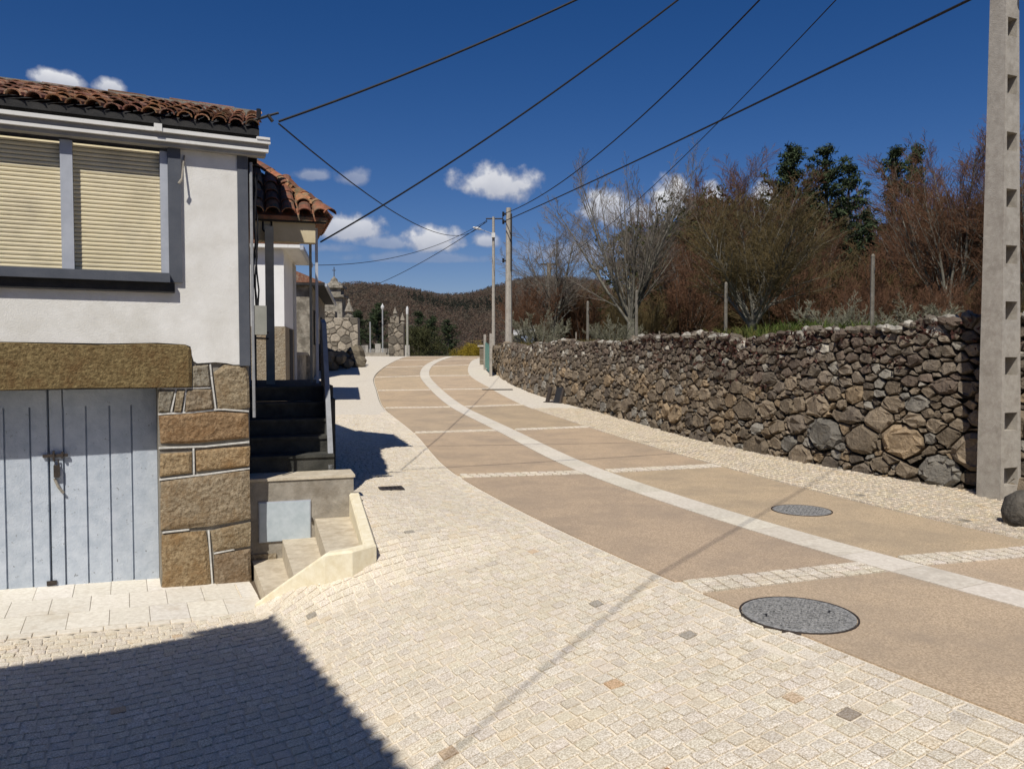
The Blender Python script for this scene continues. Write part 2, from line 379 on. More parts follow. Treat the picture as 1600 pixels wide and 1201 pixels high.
# ------------------------------------------------------------------ road
def road():
    rng=random.Random(5)
    root=bpy.data.objects.new('road',None); C.objects.link(root)
    tag(root,'tan concrete village road with pale centre band and cross bands of setts',kind='structure')
    bed=MB(); ts=np.arange(-1,9.01,.1)
    for i in range(len(ts)-1):
        a,b=ts[i],ts[i+1]
        for k in range(4):
            f=lambda t,u: (lambda p: V((p.x,p.y,gz(p.x,p.y)-.018)))(RL(t).lerp(RR(t),u))
            bed.quad(f(a,k/4),f(a,(k+1)/4),f(b,(k+1)/4),f(b,k/4))
    bed.build('road_bed',M['bed'],root)
    def cen(t,s):
        p=RC(t); d=(RC(t+.02)-RC(t-.02)).normalized(); return p+V((d.y,-d.x,0))*s
    def slab(A,B,t0,t1):
        m=MB(); n=8; g=rng.uniform(.95,1.06); col=(g,g*rng.uniform(.975,1.0),g*rng.uniform(.96,1.02)); top=[]
        for i in range(n+1):
            t=t0+(t1-t0)*i/n; pa,pb=A(t),B(t); row=[]
            for k in range(4):
                p=pa.lerp(pb,k/3); row.append(V((p.x,p.y,gz(p.x,p.y)+.004)))
            top.append(row)
        for i in range(n):
            for k in range(3): m.quad(top[i][k],top[i][k+1],top[i+1][k+1],top[i+1][k],col)
            for k,fl in ((0,0),(3,1)):
                a,b=top[i][k],top[i+1][k]; dn=V((0,0,-.02))
                m.quad(a,b,b+dn,a+dn,col)
        for r in (top[0],top[-1]):
            for k in range(3): m.quad(r[k],r[k+1],r[k+1]+V((0,0,-.02)),r[k]+V((0,0,-.02)),col)
        m.build('concrete_slab',M['slab'],root)
    hw=.185
    L1=lambda t: RL(t)+V((.02,.0,0)); R1=lambda t: RR(t)
    Ca=lambda t: cen(t,-hw-.006); Cb=lambda t: cen(t,hw+.006)
    LEN=[4.9,5.2,5.4,5.2,5.0,4.9,5.2,5.1,5.5,6]
    for k in range(-1,9):
        e=.15/LEN[max(0,k)] if k>=0 else .15/5
        t0=k+e if k>-1 else -.98; t1=k+1-e
        slab(L1,Ca,t0,t1); slab(Cb,R1,t0,t1)
    # centre band of paving flags
    t=-.95
    while t<8.6:
        d=.52/5.1; m=MB(); g=rng.uniform(.93,1.05); c=(g,g*rng.uniform(.985,1.0),g*rng.uniform(.96,1.0))
        q=[cen(t+.001,-hw),cen(t+.001,hw),cen(t+d-.001,hw),cen(t+d-.001,-hw)]
        q=[V((p.x,p.y,gz(p.x,p.y)+.008)) for p in q]
        m.relief(q,(0,0,1),.002,.03,.02,0,c)
        m.build('paving_flag',M['flag'],root); t+=d
    # cross bands: three rows of setts each
    items=[]
    for k in range(0,9):
        for A,B in ((L1,Ca),(Cb,R1)):
            pa,pb=A(k),B(k); u=(pb-pa); ln=u.length; u=u/ln; v=V((-u.y,u.x,0)); n=int(ln/.115)
            for r in (-1,0,1):
                off=rng.uniform(0,.06)
                for i in range(n):
                    s=(i+.5)*ln/n+ (off if i<n-1 else 0)
                    p=pa+u*s+v*(r*.095+rng.uniform(-.006,.006)); items.append((p,u,v,ln/n,k))
    rest=MB(); cnt=0
    for p,u,v,w,k in items:
        z=gz(p.x,p.y)+.005+rng.uniform(0,.004); g=rng.uniform(.93,1.06); col=(g,g*rng.uniform(.97,1.0),g*rng.uniform(.93,1.))
        hx=w*.5-.007; hy=.041
        q=[V((0,0,z))+p+u*(a*hx*rng.uniform(.9,1.03))+v*(b*hy*rng.uniform(.86,1.04)) for a,b in ((-1,-1),(1,-1),(1,1),(-1,1))]
        if k<=2 and cnt<300:
            m=MB(); m.relief(q,(0,0,1),.006,.16,.025,.1,col,.002,rng); m.build('band_sett',M['sett'],root); cnt+=1
        else: rest.relief(q,(0,0,1),.006,.16,.02,.1,col)
    tag(rest.build('band_setts',M['sett'],root),'rows of pale setts in the farther cross bands',kind='stuff')
    return root
road()

# ------------------------------------------------------------------ cobbled pavements
def sett_quad(p,u,v,hx,hy,z,rng):
    return [V((p.x,p.y,0))+u*(a*hx*rng.uniform(.84,1.05))+v*(b*hy*rng.uniform(.82,1.05))+V((0,0,z)) for a,b in ((-1,-1),(1,-1),(1,1),(-1,1))]
def sett_col(rng):
    g=rng.gauss(1.0,.035); r=rng.random()
    if r<.002: return (g*.55,g*.55,g*.56)
    if r<.0035: return (g*.85,g*.72,g*.6)
    if r<.035: return (g*1.0,g*.95,g*.86)
    if r<.08: return (g*.93,g*.92,g*.92)
    if r<.13: return (g*1.06,g*1.06,g*1.07)
    return (g,g*rng.uniform(.98,1.0),g*rng.uniform(.94,1.0))
def pave(name, label, cells, bed, seed, special=()):
    rng=random.Random(seed)
    root=bpy.data.objects.new(name,None); C.objects.link(root); tag(root,label,kind='structure')
    bed.build('joint_sand',M['bed'],root)
    cells.sort(key=lambda c: c[0].length)
    rest=MB()
    for i,(p,u,v,hx,hy) in enumerate(cells):
        e=.1; zx=(gz(p.x+u.x*e,p.y+u.y*e)-gz(p.x-u.x*e,p.y-u.y*e))/(2*e); zy=(gz(p.x+v.x*e,p.y+v.y*e)-gz(p.x-v.x*e,p.y-v.y*e))/(2*e)
        U=V((u.x,u.y,zx+rng.uniform(-.012,.012))); VV=V((v.x,v.y,zy+rng.uniform(-.012,.012))); nn=U.cross(VV).normalized()
        col=sett_col(rng)
        for sx,sy,sc in special:
            if abs(p.x-sx)<.048 and abs(p.y-sy)<.042: col=sc
        q=sett_quad(p,U,VV,hx,hy,gz(p.x,p.y)+rng.uniform(-.0025,.0025),rng)
        if i<300:
            m=MB(); m.relief(q,nn,.0035,.22,.03,.2,col,.0018,rng); m.build('cobble',M['sett'],root)
        else: rest.relief(q,nn,.0035,.22,.02,.2,col,.0016,rng)
    tag(rest.build('cobbles',M['sett'],root),'field of pale hewn granite setts farther away',kind='stuff')
    return root
def left_pavement():
    rng=random.Random(11); cells=[]
    ang=R(27); u=V((math.cos(ang),math.sin(ang),0)); v=V((-u.y,u.x,0))
    for j in range(-165,285):
        i=0; s=-14+rng.uniform(0,.1)
        while s<20:
            w=rng.uniform(.078,.112); p=u*(s+w/2)+v*(j*.089); s+=w
            if p.y<2.05 or p.y>19 or p.x<-5.6 or p.x>3.2: continue
            if p.x<-.72*p.y-.6: continue
            if in_left(p.x,p.y): cells.append((p,u,v,w/2-.004,.041))
    # two courses along the road edge
    for row in (0,1):
        t=-.9
        while t<2.8:
            w=rng.uniform(.10,.135); p=RL(t); d=(RL(t+.02)-RL(t-.02)).normalized(); nn=V((-d.y,d.x,0))
            q=p+nn*(.055+row*.105); cells.append((q,d,nn,w/2-.006,.046)); t+=w/5.0
    bed=MB(); g=.07
    for j in range(int(1.2/g),int(9.2/g)+1):
        for i in range(int(-6/g),int(3.4/g)):
            x,y=i*g,j*g
            if x+g/2>lx(y+g/2)+.1: continue
            if not (x+g/2>lx(y+g/2)-.4 or in_left(x+g/2,y+g/2)): continue
            bed.add([V((a,b,gz(a,b)-.006)) for a,b in ((x,y),(x+g,y),(x+g,y+g),(x,y+g))],[(0,1,2,3)])
    ys=np.arange(9.2,19.6,.25)
    for a,b in zip(ys[:-1],ys[1:]):
        f=lambda y,k: (lambda x: V((x,y,gz(x,y)-.006)))(leftx(y)-.15+(lx(y)-leftx(y)+.17)*k/3)
        for k in range(3): bed.quad(f(a,k),f(a,k+1),f(b,k+1),f(b,k))
    root=pave('cobbled_pavement','cream cobbled pavement on the left in front of the houses',cells,bed,21,
        [(-.21,3.32,(.42,.40,.40)),(1.02,4.62,(.55,.55,.56)),(.70,3.34,(.70,.42,.25)),(1.55,3.62,(.5,.47,.46)),(.55,4.15,(.85,.66,.5)),(-1.55,6.0,(.5,.5,.5)),(-.95,7.1,(.55,.55,.55))])
    far=MB(); ys=np.arange(18.9,58,.6)
    for a,b in zip(ys[:-1],ys[1:]):
        f=lambda y,k: (lambda x: V((x,y,gz(x,y)-.003)))(leftx(y)-.3+(lx(y)-leftx(y)+.28)*k/3)
        for k in range(3): far.quad(f(a,k),f(a,k+1),f(b,k+1),f(b,k))
    far.build('distant_setts',M['farset'],root)
left_pavement()
def right_pavement():
    rng=random.Random(12); cells=[]
    bed=MB(); y=1.8; 
    ys=np.arange(1.8,20.6,.25)
    for a,b in zip(ys[:-1],ys[1:]):
        f=lambda y,k: (lambda x: V((x,y,gz(x,y)-.006)))(rx(y)-.02+(wx(y)+.4-rx(y))*k/3)
        for k in range(3): bed.quad(f(a,k),f(a,k+1),f(b,k+1),f(b,k))
    for row in range(0,44):
        t=-.7+rng.uniform(0,.02)
        while t<2.9:
            w=rng.uniform(.10,.135); p=RR(t); d=(RR(t+.02)-RR(t-.02)).normalized(); nn=V((d.y,-d.x,0))
            q=p+nn*(.055+row*.104)
            if q.x<wx(q.y)+.05 and q.y<20.4 and q.y>5.2: cells.append((q,d,nn,w/2-.006,.046))
            t+=w/5.15
    root=pave('cobbled_footway','cream cobbled footway on the right along the stone wall',cells,bed,22)
    far=MB(); ys=np.arange(20.3,58,.6)
    for a,b in zip(ys[:-1],ys[1:]):
        f=lambda y,k: (lambda x: V((x,y,gz(x,y)-.003)))(rx(y)+(wx(min(y,37))+.4+max(0,y-37)*.12-rx(y))*k/2)
        for k in range(2): far.quad(f(a,k),f(a,k+1),f(b,k+1),f(b,k))
    far.build('distant_setts',M['farset'],root)
right_pavement()

def manhole(x,y,r,label):
    z=gz(x,y)+.005; o=thing('manhole_cover',label,'manhole',(x,y,z),None)
    m=MB(); m.lathe((x,y,z-.02),[(r+.016,0),(r+.016,.024),(r+.005,.025),(r+.004,.018)],40); m.build('frame_ring',M['iron'],o)
    m=MB(); m.lathe((x,y,z-.02),[(r,0),(r,.024),(r-.02,.0255)],40); m.build('cover',M['manhole'],o)
    for q in (-1,1):
        m=MB(); m.box((x+q*r*.62,y+q*.03,z+.0035),.035,.05,.0035,.3); m.build('lifting_hole',M['cable'],o)
    m=MB(); k=int(r/.045)
    for i in range(-k,k+1):
        for j in range(-k,k+1):
            px,py=i*.042+(.021 if j%2 else 0),j*.042
            if px*px+py*py<(r-.05)**2: m.box((x+px,y+py,z+.005),.024,.024,.006,.78)
    tag(m.build('stud_pattern',M['manhole'],o),kind='stuff')
manhole(1.765,4.80,.335,'large round cast iron manhole cover in the near road slab')
manhole(2.985,8.06,.285,'smaller round manhole cover in the right lane beyond the centre band')
def drain(x,y,w,label,rz=0):
    z=gz(x,y)+.006; o=thing('drain_grate',label,'drain',(x,y,z))
    X=V((math.cos(rz),math.sin(rz),0)); Y=V((-X.y,X.x,0)); m=MB()
    for s in (-1,1): m.para(V((x,y,z))-X*w/2+Y*(s*.11)-Y*.02,X*w,Y*.04,V((0,0,.012)))
    for s in (-1,1): m.para(V((x,y,z))+X*(s*(w/2-.02))-Y*.09-X*.02,X*.04,Y*.18,V((0,0,.012)))
    m.build('grate_frame',M['iron'],o)
    n=int(w/.06)
    for i in range(n):
        b=MB(); b.para(V((x,y,z))+X*(-w/2+.05+i*(w-.08)/n)-Y*.09,X*.02,Y*.18,V((0,0,.009))); b.build('grate_bar',M['iron'],o)
    b=MB(); b.para(V((x,y,z-.004))-X*w/2-Y*.1,X*w,Y*.2,V((0,0,.005))); b.build('grate_pit',M['cable'],o)
drain(-1.43,9.28,.28,'small dark drain grate on the cobbles beside the porch landing',.3)
drain(-.48,25.9,1.0,'long dark drain grate on the right footway by the green gate',.05)

# ------------------------------------------------------------------ clay tiles
def tile_mesh(name, m, tone, L=.44, r0=.095, r1=.078, n=6, th=.013):
    b=MB(); vs=[]; fs=[]
    for y,r in ((0,r0),(L,r1)):
        for rr in (r,r-th):
            for i in range(n+1):
                w=math.pi*i/n; vs.append(V((rr*math.cos(w),y,rr*math.sin(w)*.78)))
    k=n+1
    for i in range(n):
        fs.append((i,i+1,2*k+i+1,2*k+i)); fs.append((k+i+1,k+i,3*k+i,3*k+i+1))
        fs.append((i+1,i,k+i,k+i+1))
    fs.append((0,2*k,3*k,k)); fs.append((k-1,2*k-1,4*k-1,3*k-1))
    b.add(vs,fs,tone); return b.mesh(name,m)
rngt=random.Random(3)
TILES=[tile_mesh('roof_tile',M['tile'],(g,g*rngt.uniform(.85,1.05),g*rngt.uniform(.8,1.05))) for g in (.75,.9,1.0,1.1,1.25,1.4)]
OLDT=[tile_mesh('roof_tile',M['tileold'],(g,g*rngt.uniform(.8,1.1),g*rngt.uniform(.75,1.1)),r0=.068,r1=.058) for g in (.6,.8,1.0,1.15,1.35,1.7)]
def tile_field(parent, P0, across, up, slope, ncol, nrow, dx, dy, meshes, rng, keep=None, name='roof_tile', lift=.02, chan=True):
    """Rows of barrel tiles from eave point P0; up is the horizontal climb direction."""
    up=V(up).normalized(); yv=(up*math.cos(slope)+V((0,0,math.sin(slope)))).normalized()
    xv=V((up.y,-up.x,0)); zv=xv.cross(yv)
    for i in range(ncol):
        for j in range(nrow):
            if keep and not keep(i,j): continue
            p=V(P0)+V(across)*(i*dx)+yv*(j*dy)+zv*(lift+.012*(j%2)+rng.uniform(-.008,.008))
            a=rng.gauss(0,.035); t=rng.gauss(.035,.015)
            y2=(yv+zv*-t).normalized(); x2=(xv*math.cos(a)+y2*math.sin(a)).normalized(); z2=x2.cross(y2).normalized(); y2=z2.cross(x2)
            inst(name,rng.choice(meshes),parent,frame(x2,y2,z2,p))

# ------------------------------------------------------------------ garage house on the left
def F(a,b,z): return HC+HU*a-HN*b+V((0,0,z))
APZ=lambda a: -.50-.045*(a+2.0)
def garage_house():
    rng=random.Random(8)
    h=thing('garage_house','white rendered house with cream roller shutters above a pale blue garage door','house',tuple(F(0,0,-.6)))
    # masonry body in mortar grey, with the door opening left free
    dl,dr,zt=-2.60,-.80,1.30; aL=-4.6; D=6.9
    back=lambda a,b,z: HC+HU*a+HW*b+V((0,0,z))
    def pan(m,a0,a1,b0,b1,z0,z1):
        m.para(F(a0,b0,z0),HU*(a1-a0),-HN*(b1-b0),V((0,0,z1-z0)))
    m=MB(); pan(m,dr,0,0,.45,-.75,1.32); pan(m,aL,dl,0,.45,-.75,1.32); pan(m,aL,0,0,.45,1.32,2.30); pan(m,-.64,0,0,.45,2.30,3.64); pan(m,aL,-2.83,0,.45,2.30,3.64); pan(m,-2.83,-.64,.10,.45,2.30,3.64)
    # side and back walls
    m.para(back(0,.06,-.75),-HU*.4,HW*(D-.06),V((0,0,4.37)))
    m.para(back(aL,.06,-.75),HU*.4,HW*(D-.06),V((0,0,4.37)))
    m.para(back(aL+.1,D-.4,-.75),HU*(-aL-.2),HW*.39,V((0,0,4.37)))
    # gables
    for a in (-.4,aL):
        A=[back(a,.05,3.6),back(a,D,3.6),back(a,D/2,4.66)]; B=[p+HU*.4 for p in A]
        m.add(A+B,[(0,1,2),(5,4,3),(0,3,4,1),(1,4,5,2),(2,5,3,0)])
    m.build('masonry_wall',M['mortar'],h)
    # white render coat, bottom edge stepping round the lintel
    m=MB(); pl=[(aL,1.72),(-2.0,1.715),(-1.2,1.705),(-.80,1.715),(-.56,1.70),(-.515,1.68),(-.505,1.60),(-.49,1.545),(-.46,1.525),(-.38,1.53),(-.30,1.535),(-.20,1.525),(-.14,1.51),(-.083,1.51)]
    top=3.5; fr=[F(a,-.03,z) for a,z in pl]; bk=[F(a,.01,z) for a,z in pl]; tf=[F(a,-.03,top) for a,z in pl]
    z1=2.28; mf=[F(a,-.03,z1) for a,z in pl]
    for i in range(len(pl)-1):
        m.quad(fr[i],fr[i+1],mf[i+1],mf[i]); m.quad(bk[i],bk[i+1],fr[i+1],fr[i])
    m.quad(F(-.62,-.03,z1),mf[-1],tf[-1],F(-.62,-.03,top)); m.quad(mf[0],F(-2.84,-.03,z1),F(-2.84,-.03,top),tf[0])
    m.quad(mf[0],mf[0]+HN*-.04,F(-.083,.01,z1),mf[-1])
    m.quad(fr[0],tf[0],F(aL,.01,top),bk[0])
    m.build('white_render_coat',M['render'],h)
    m=MB(); pan(m,-.083,.012,-.042,.02,1.50,3.52); m.build('corner_trim',M['trim'],h)
    # lintel
    m=MB(); k=11; po=[(-2.9,1.31),(-2.2,1.30),(-1.4,1.31),(-.9,1.303),(-.51,1.305),(-.505,1.50),(-.512,1.66),(-.56,1.695),(-.9,1.705),(-1.3,1.69),(-2.0,1.71),(-2.9,1.705)]
    m.relief([F(a,-.005,z) for a,z in po],HN,.055,.035,.02,.05); m.build('lintel',M['lintel'],h)
    # ashlar pier right of the door, pointing lines between the stones
    st=[[(-.79,1.29),(-.79,1.075),(-.70,1.07),(-.66,1.285)],[(-.635,1.285),(-.67,1.07),(-.60,1.07),(-.575,1.285)],[(-.55,1.285),(-.575,1.07),(-.31,1.085),(-.335,1.27),(-.36,1.28)],
        [(-.50,1.50),(-.36,1.52),(-.345,1.30),(-.51,1.30)],[(-.315,1.44),(-.22,1.51),(-.02,1.50),(.005,1.40),(.005,1.10),(-.10,1.08),(-.275,1.095)],
        [(-.79,1.045),(-.30,1.06),(.0,1.035),(.0,.80),(-.40,.775),(-.79,.79)],
        [(-.79,.69),(-.52,.70),(-.52,.50),(-.79,.475)],[(-.485,.70),(.0,.725),(.0,.53),(-.485,.505)],
        [(-.79,.43),(-.30,.47),(.0,.49),(.0,.02),(-.35,-.02),(-.79,-.02)],
        [(-.79,-.06),(-.40,-.06),(-.365,-.62),(-.79,-.62)],[(-.36,-.06),(.0,-.02),(.0,-.25),(-.34,-.27)],[(-.335,-.30),(.0,-.28),(.0,-.68),(-.335,-.66)]]
    tn=[(.8,.85,.9),(.95,.92,.85),(.85,.8,.75),(.9,.95,1.0),(1.0,.95,.85),(.92,.72,.54),(1.12,.98,.78),(1.15,.98,.76),(1.0,.95,.88),(1.0,.88,.70),(.95,.9,.8),(.75,.68,.62)]
    def dense(po,step=.09):
        out=[]
        for i in range(len(po)):
            a,b=po[i],po[(i+1)%len(po)]; d=math.hypot(b[0]-a[0],b[1]-a[1]); n=max(1,min(3,int(d/step/2)))
            for k in range(n): out.append((a[0]+(b[0]-a[0])*k/n+rng.uniform(-.007,.007),a[1]+(b[1]-a[1])*k/n+rng.uniform(-.007,.007)))
        return out
    for po,c in zip(st,tn):
        m=MB(); m.relief([F(a,0,z) for a,z in dense(po)],HN,.035,.18,.01,.1,c,.007,rng); m.build('stone_block',M['ashlar'],h)
    pt=MB()
    def line(*ps):
        for (a0,z0),(a1,z1) in zip(ps[:-1],ps[1:]):
            d=V((a1-a0,z1-z0,0)).normalized(); nx,nz=-d.y*.008,d.x*.008
            q=[F(a0+nx,-.012,z0+nz),F(a1+nx,-.012,z1+nz),F(a1-nx,-.012,z1-nz),F(a0-nx,-.012,z0-nz)]
            pt.relief(q,HN,.009,.2,.012,0)
    line((-.80,1.295),(-.6,1.292),(-.345,1.295)); line((-.345,1.52),(-.335,1.40),(-.30,1.08)); line((-.645,1.285),(-.69,1.075)); line((-.56,1.285),(-.585,1.075))
    line((-.80,1.058),(-.5,1.068),(-.25,1.088),(.0,1.06)); line((-.80,.745),(-.4,.74),(.0,.762)); line((-.80,.452),(-.4,.475),(.0,.508)); line((-.502,.735),(-.502,.475))
    line((-.78,-.04),(-.55,-.035)); line((-.38,-.06),(-.35,-.62)); line((-.335,-.285),(-.15,-.265))
    tag(pt.build('pointing',M['point'],h),kind='stuff')
    # garage door: two leaves of planks
    for a0,a1,label in ((-1.70,-.795,'right leaf of the garage door'),(-2.595,-1.706,'left leaf of the garage door')):
        m=MB(); pan(m,a0,a1,.36,.40,-.56,1.30); lf=m.build('door_leaf',M['door'],h); lf['label']=label
        edges=[a0,a0+.115,a0+.30,a0+.495,a0+.68,a1] if a0>-2 else [a0,a0+.17,a0+.36,a0+.55,a0+.75,a1]
        for i in range(len(edges)-1):
            g=rng.uniform(.94,1.04); m=MB(); x0,x1=edges[i]+.004,edges[i+1]-.004; fz=.325 if i in (0,len(edges)-2) else .337
            m.add([F(x0,.361,-.555),F(x1,.361,-.555),F(x1,.361,1.29),F(x0,.361,1.29),F(x0+.004,fz,-.55),F(x1-.004,fz,-.55),F(x1-.004,fz,1.285),F(x0+.004,fz,1.285)],
                  [(4,5,6,7),(0,1,5,4),(1,2,6,5),(2,3,7,6),(3,0,4,7)],(g,g,g)); m.build('plank',M['door'],lf)
        m=MB(); pan(m,a0+.12,a1-.12,.318,.336,1.155,1.28) if False else pan(m,a0+.118,a1-.118,.322,.338,1.13,1.285); m.build('top_rail',M['door'],lf)
    m=MB(); pan(m,-1.75,-1.55,.30,.318,.675,.70); pan(m,-1.67,-1.655,.29,.32,.64,.73); pan(m,-1.60,-1.585,.29,.32,.66,.72); bl=m.build('door_bolt',M['iron'],h)
    m=MB(); pan(m,-1.665,-1.615,.285,.315,.49,.60); m.tube([F(-1.655,.30,.60),F(-1.655,.30,.65),F(-1.625,.30,.65),F(-1.625,.30,.60)],.006,5); m.build('padlock',M['iron'],bl)
    m=MB(); m.tube([F(-1.66,.31,.48),F(-1.63,.30,.40),F(-1.59,.31,.34)],.012,5); m.build('rag_tie',M['concrete'],h)
    m=MB(); pan(m,-1.74,-1.66,.31,.325,-.50,-.46); m.build('bottom_bolt',M['iron'],h)
    # shuttered window
    wl,wr=-2.78,-.687
    wf=MB(); pan(wf,-.687,-.578,-.062,.09,2.27,3.50); pan(wf,wl-.09,-.687,-.135,.09,2.262,2.345); pan(wf,wl-.09,wl,-.115,.09,2.345,3.50); w=wf.build('window',M['trim'],h)
    m=MB(); pan(m,wl-.07,-.645,-.085,.0,2.172,2.262); m.build('sill_ledge',M['dark'],w)
    m=MB(); pan(m,-.752,wr-.001,-.03,.09,2.345,3.46); m.build('inner_frame',M['lighttrim'],w); m=MB(); pan(m,wl+.001,wl+.08,-.03,.09,2.345,3.46); m.build('inner_frame',M['lighttrim'],w)
    m=MB(); pan(m,-1.545,-1.45,-.03,.09,2.33,3.47); m.build('mullion',M['lighttrim'],w)
    for s0,s1 in ((-1.449,-.753),(wl+.081,-1.546)):
        n=30; dz=(3.47-2.35)/n
        for i in range(n):
            z=2.35+i*dz; m=MB()
            prof=[(.050,z+.001),(.040,z+.004),(.036,z+dz*.5),(.039,z+dz-.005),(.050,z+dz-.001)]
            A=[F(s0,b,zz) for b,zz in prof]; B=[F(s1,b,zz) for b,zz in prof]
            m.add(A+B,[(k,k+5,k+6,k+1) for k in range(4)]); m.build('shutter_slat',M['shutter'],w)
        m=MB(); pan(m,s0,s1,.049,.09,2.345,3.475); m.build('shutter_back',M['dark'],w)
    # gutter and eaves
    m=MB(); pan(m,aL,.17,-.11,-.01,3.49,3.525); m.build('eaves_board',M['gutterdark'],h)
    m=MB(); pan(m,aL,.19,-.142,-.09,3.525,3.552); pan(m,aL,.205,-.17,-.132,3.598,3.632); pan(m,aL,.195,-.132,-.07,3.552,3.60); g=m.build('gutter',M['gutter'],h)
    m=MB(); pan(m,aL,.188,-.138,-.133,3.554,3.596); m.build('gutter_channel',M['gutterdark'],g)
    m=MB(); pan(m,-.80,-.735,-.18,-.14,3.60,3.665); m.build('gutter_clip',M['gutter'],g)
    m=MB(); pan(m,.08,.20,-.18,-.14,3.633,3.655); m.build('gutter_end',M['gutter'],g)
    m=MB(); pan(m,aL,.115,-.05,.03,3.62,3.755); m.build('fascia',M['dark'],h)
    # roof
    sl=R(17.6); P0=F(.10,-.12,3.765)
    up=HW; rise=math.tan(sl)
    m=MB(); E=[F(.115,-.09,3.745),F(aL-.1,-.09,3.745)]; Rg=[p+HW*3.55+V((0,0,3.55*rise)) for p in E]; Bk=[p+HW*7.1 for p in E]
    dn=V((0,0,-.06))
    for a,b,c,d in ((E[0],Rg[0],Rg[1],E[1]),(Rg[0],Bk[0],Bk[1],Rg[1])):
        m.quad(a,b,c,d); m.quad(d+dn,c+dn,b+dn,a+dn); m.quad(a,a+dn,b+dn,b); m.quad(d,c,c+dn,d+dn)
    m.quad(E[0],E[1],E[1]+dn,E[0]+dn); m.quad(Bk[0],Bk[1],Bk[1]+dn,Bk[0]+dn)
    rf=m.build('roof',M['dark'],h)
    nc=int((.10-aL)/.148); tile_field(rf,P0-HU*.05,-HU,up,sl,nc,9,.148,.385,OLDT,rng,lift=.005)
    m=MB(); m.para(Rg[0]-HU*.02-HW*.07+V((0,0,-.06)),-HU*(-aL+.2),HW*.14,V((0,0,.125))); m.build('ridge_mortar',M['mortar'],rf)
    # ridge caps
    for i in range(int(5.0/.36)):
        p=Rg[0]+V((0,0,.035+rng.uniform(-.01,.02)))-HU*(i*.36+.38); inst('ridge_tile',rng.choice(OLDT),rf,frame(V((HU.y,-HU.x,0)).normalized(),HU,V((0,0,1)),p) )
    # bracket with rag line on the wall
    m=MB(); m.tube([F(-.545,-.03,3.44),F(-.575,-.11,3.20)],.008,5); m.tube([F(-.575,-.12,3.20),F(-.60,-.125,3.16)],.012,5); m.build('wall_hook',M['concrete'],h)
    # pipes, cables and box at the corner
    m=MB(); m.tube([F(.045,-.02,3.44),F(.045,-.02,2.2),F(.05,-.01,1.0)],.015,6); m.build('downpipe',M['railgrey'],h)
    for k,(a,b) in enumerate(((.085,.0),(.075,.03),(.10,.02))):
        m=MB(); pts=[F(a+.012*math.sin(i*1.7+k),b,3.35-i*.16) for i in range(9)]; m.tube(pts,.009,5); m.build('wall_cable',M['cable'],h)
    m=MB(); pan(m,.05,.175,-.02,.10,1.80,2.08); m.build('junction_box',M['postgrey'],h)
    m=MB(); m.tube([F(-.02,-.02,3.80),F(.22,-.06,3.90)],.014,6); m.tube([F(.12,-.04,3.86),F(.12,-.04,3.95)],.022,6); m.tube([F(.20,-.06,3.90),F(.24,-.08,3.84)],.018,6); m.tube([F(.22,-.06,3.9),F(.30,-.07,3.93)],.012,6); m.build('cable_bracket',M['cable'],h)
garage_house()

def apron():
    rng=random.Random(4); root=bpy.data.objects.new('garage_apron',None); C.objects.link(root)
    tag(root,'cream flagged apron in front of the garage door',kind='structure')
    m=MB(); m.add([F(a,b,APZ(a)-.012) for a,b in ((-4.6,.40),(0.02,.40),(0.02,-.94),(-.12,-1.10),(-4.6,-1.10))],[(0,1,2,3,4)]); m.build('apron_bed',M['bed'],root)
    rows=[(.36,-.10),(-.10,-.56),(-.56,-1.0)]
    for r,(b0,b1) in enumerate(rows):
        a=-.015-(.15 if r==1 else 0)
        if r==1:
            a0=-.155; 
        k=0
        while a>-4.5:
            w=.30 if not (k==0 and r==1) else .30; a2=a-w; g=rng.uniform(.95,1.04)
            m=MB(); zz=rng.uniform(-.002,.002)
            q=[F(x,b,APZ(x)+zz) for x,b in ((a-.0022,b0-.0022),(a2+.0022,b0-.0022),(a2+.0022,b1+.0022),(a-.0022,b1+.0022))]
            m.relief(q,(0,0,1),.002,.02,.012,0,(g,g*.99,g*rng.uniform(.95,1))); m.build('paving_slab',M['apron'],root); a=a2; k+=1
        if r==1:
            m=MB(); q=[F(x,b,APZ(x)) for x,b in ((-.015,b0-.004),(-.15,b0-.004),(-.15,b1+.004),(-.015,b1+.004))]; m.relief(q,(0,0,1),.003,.02,.012,0); m.build('paving_slab',M['apron'],root)
    a=-.13; 
    while a>-4.5:
        g=rng.uniform(.9,1.03); m=MB(); q=[F(x,b,APZ(x)-.004) for x,b in ((a-.005,-1.005),(a-.155,-1.005),(a-.155,-1.095),(a-.005,-1.095))]
        m.relief(q,(0,0,1),.004,.06,.012,0,(g,g*.97,g*.92)); m.build('edge_sett',M['apron'],root); a-=.16
apron()

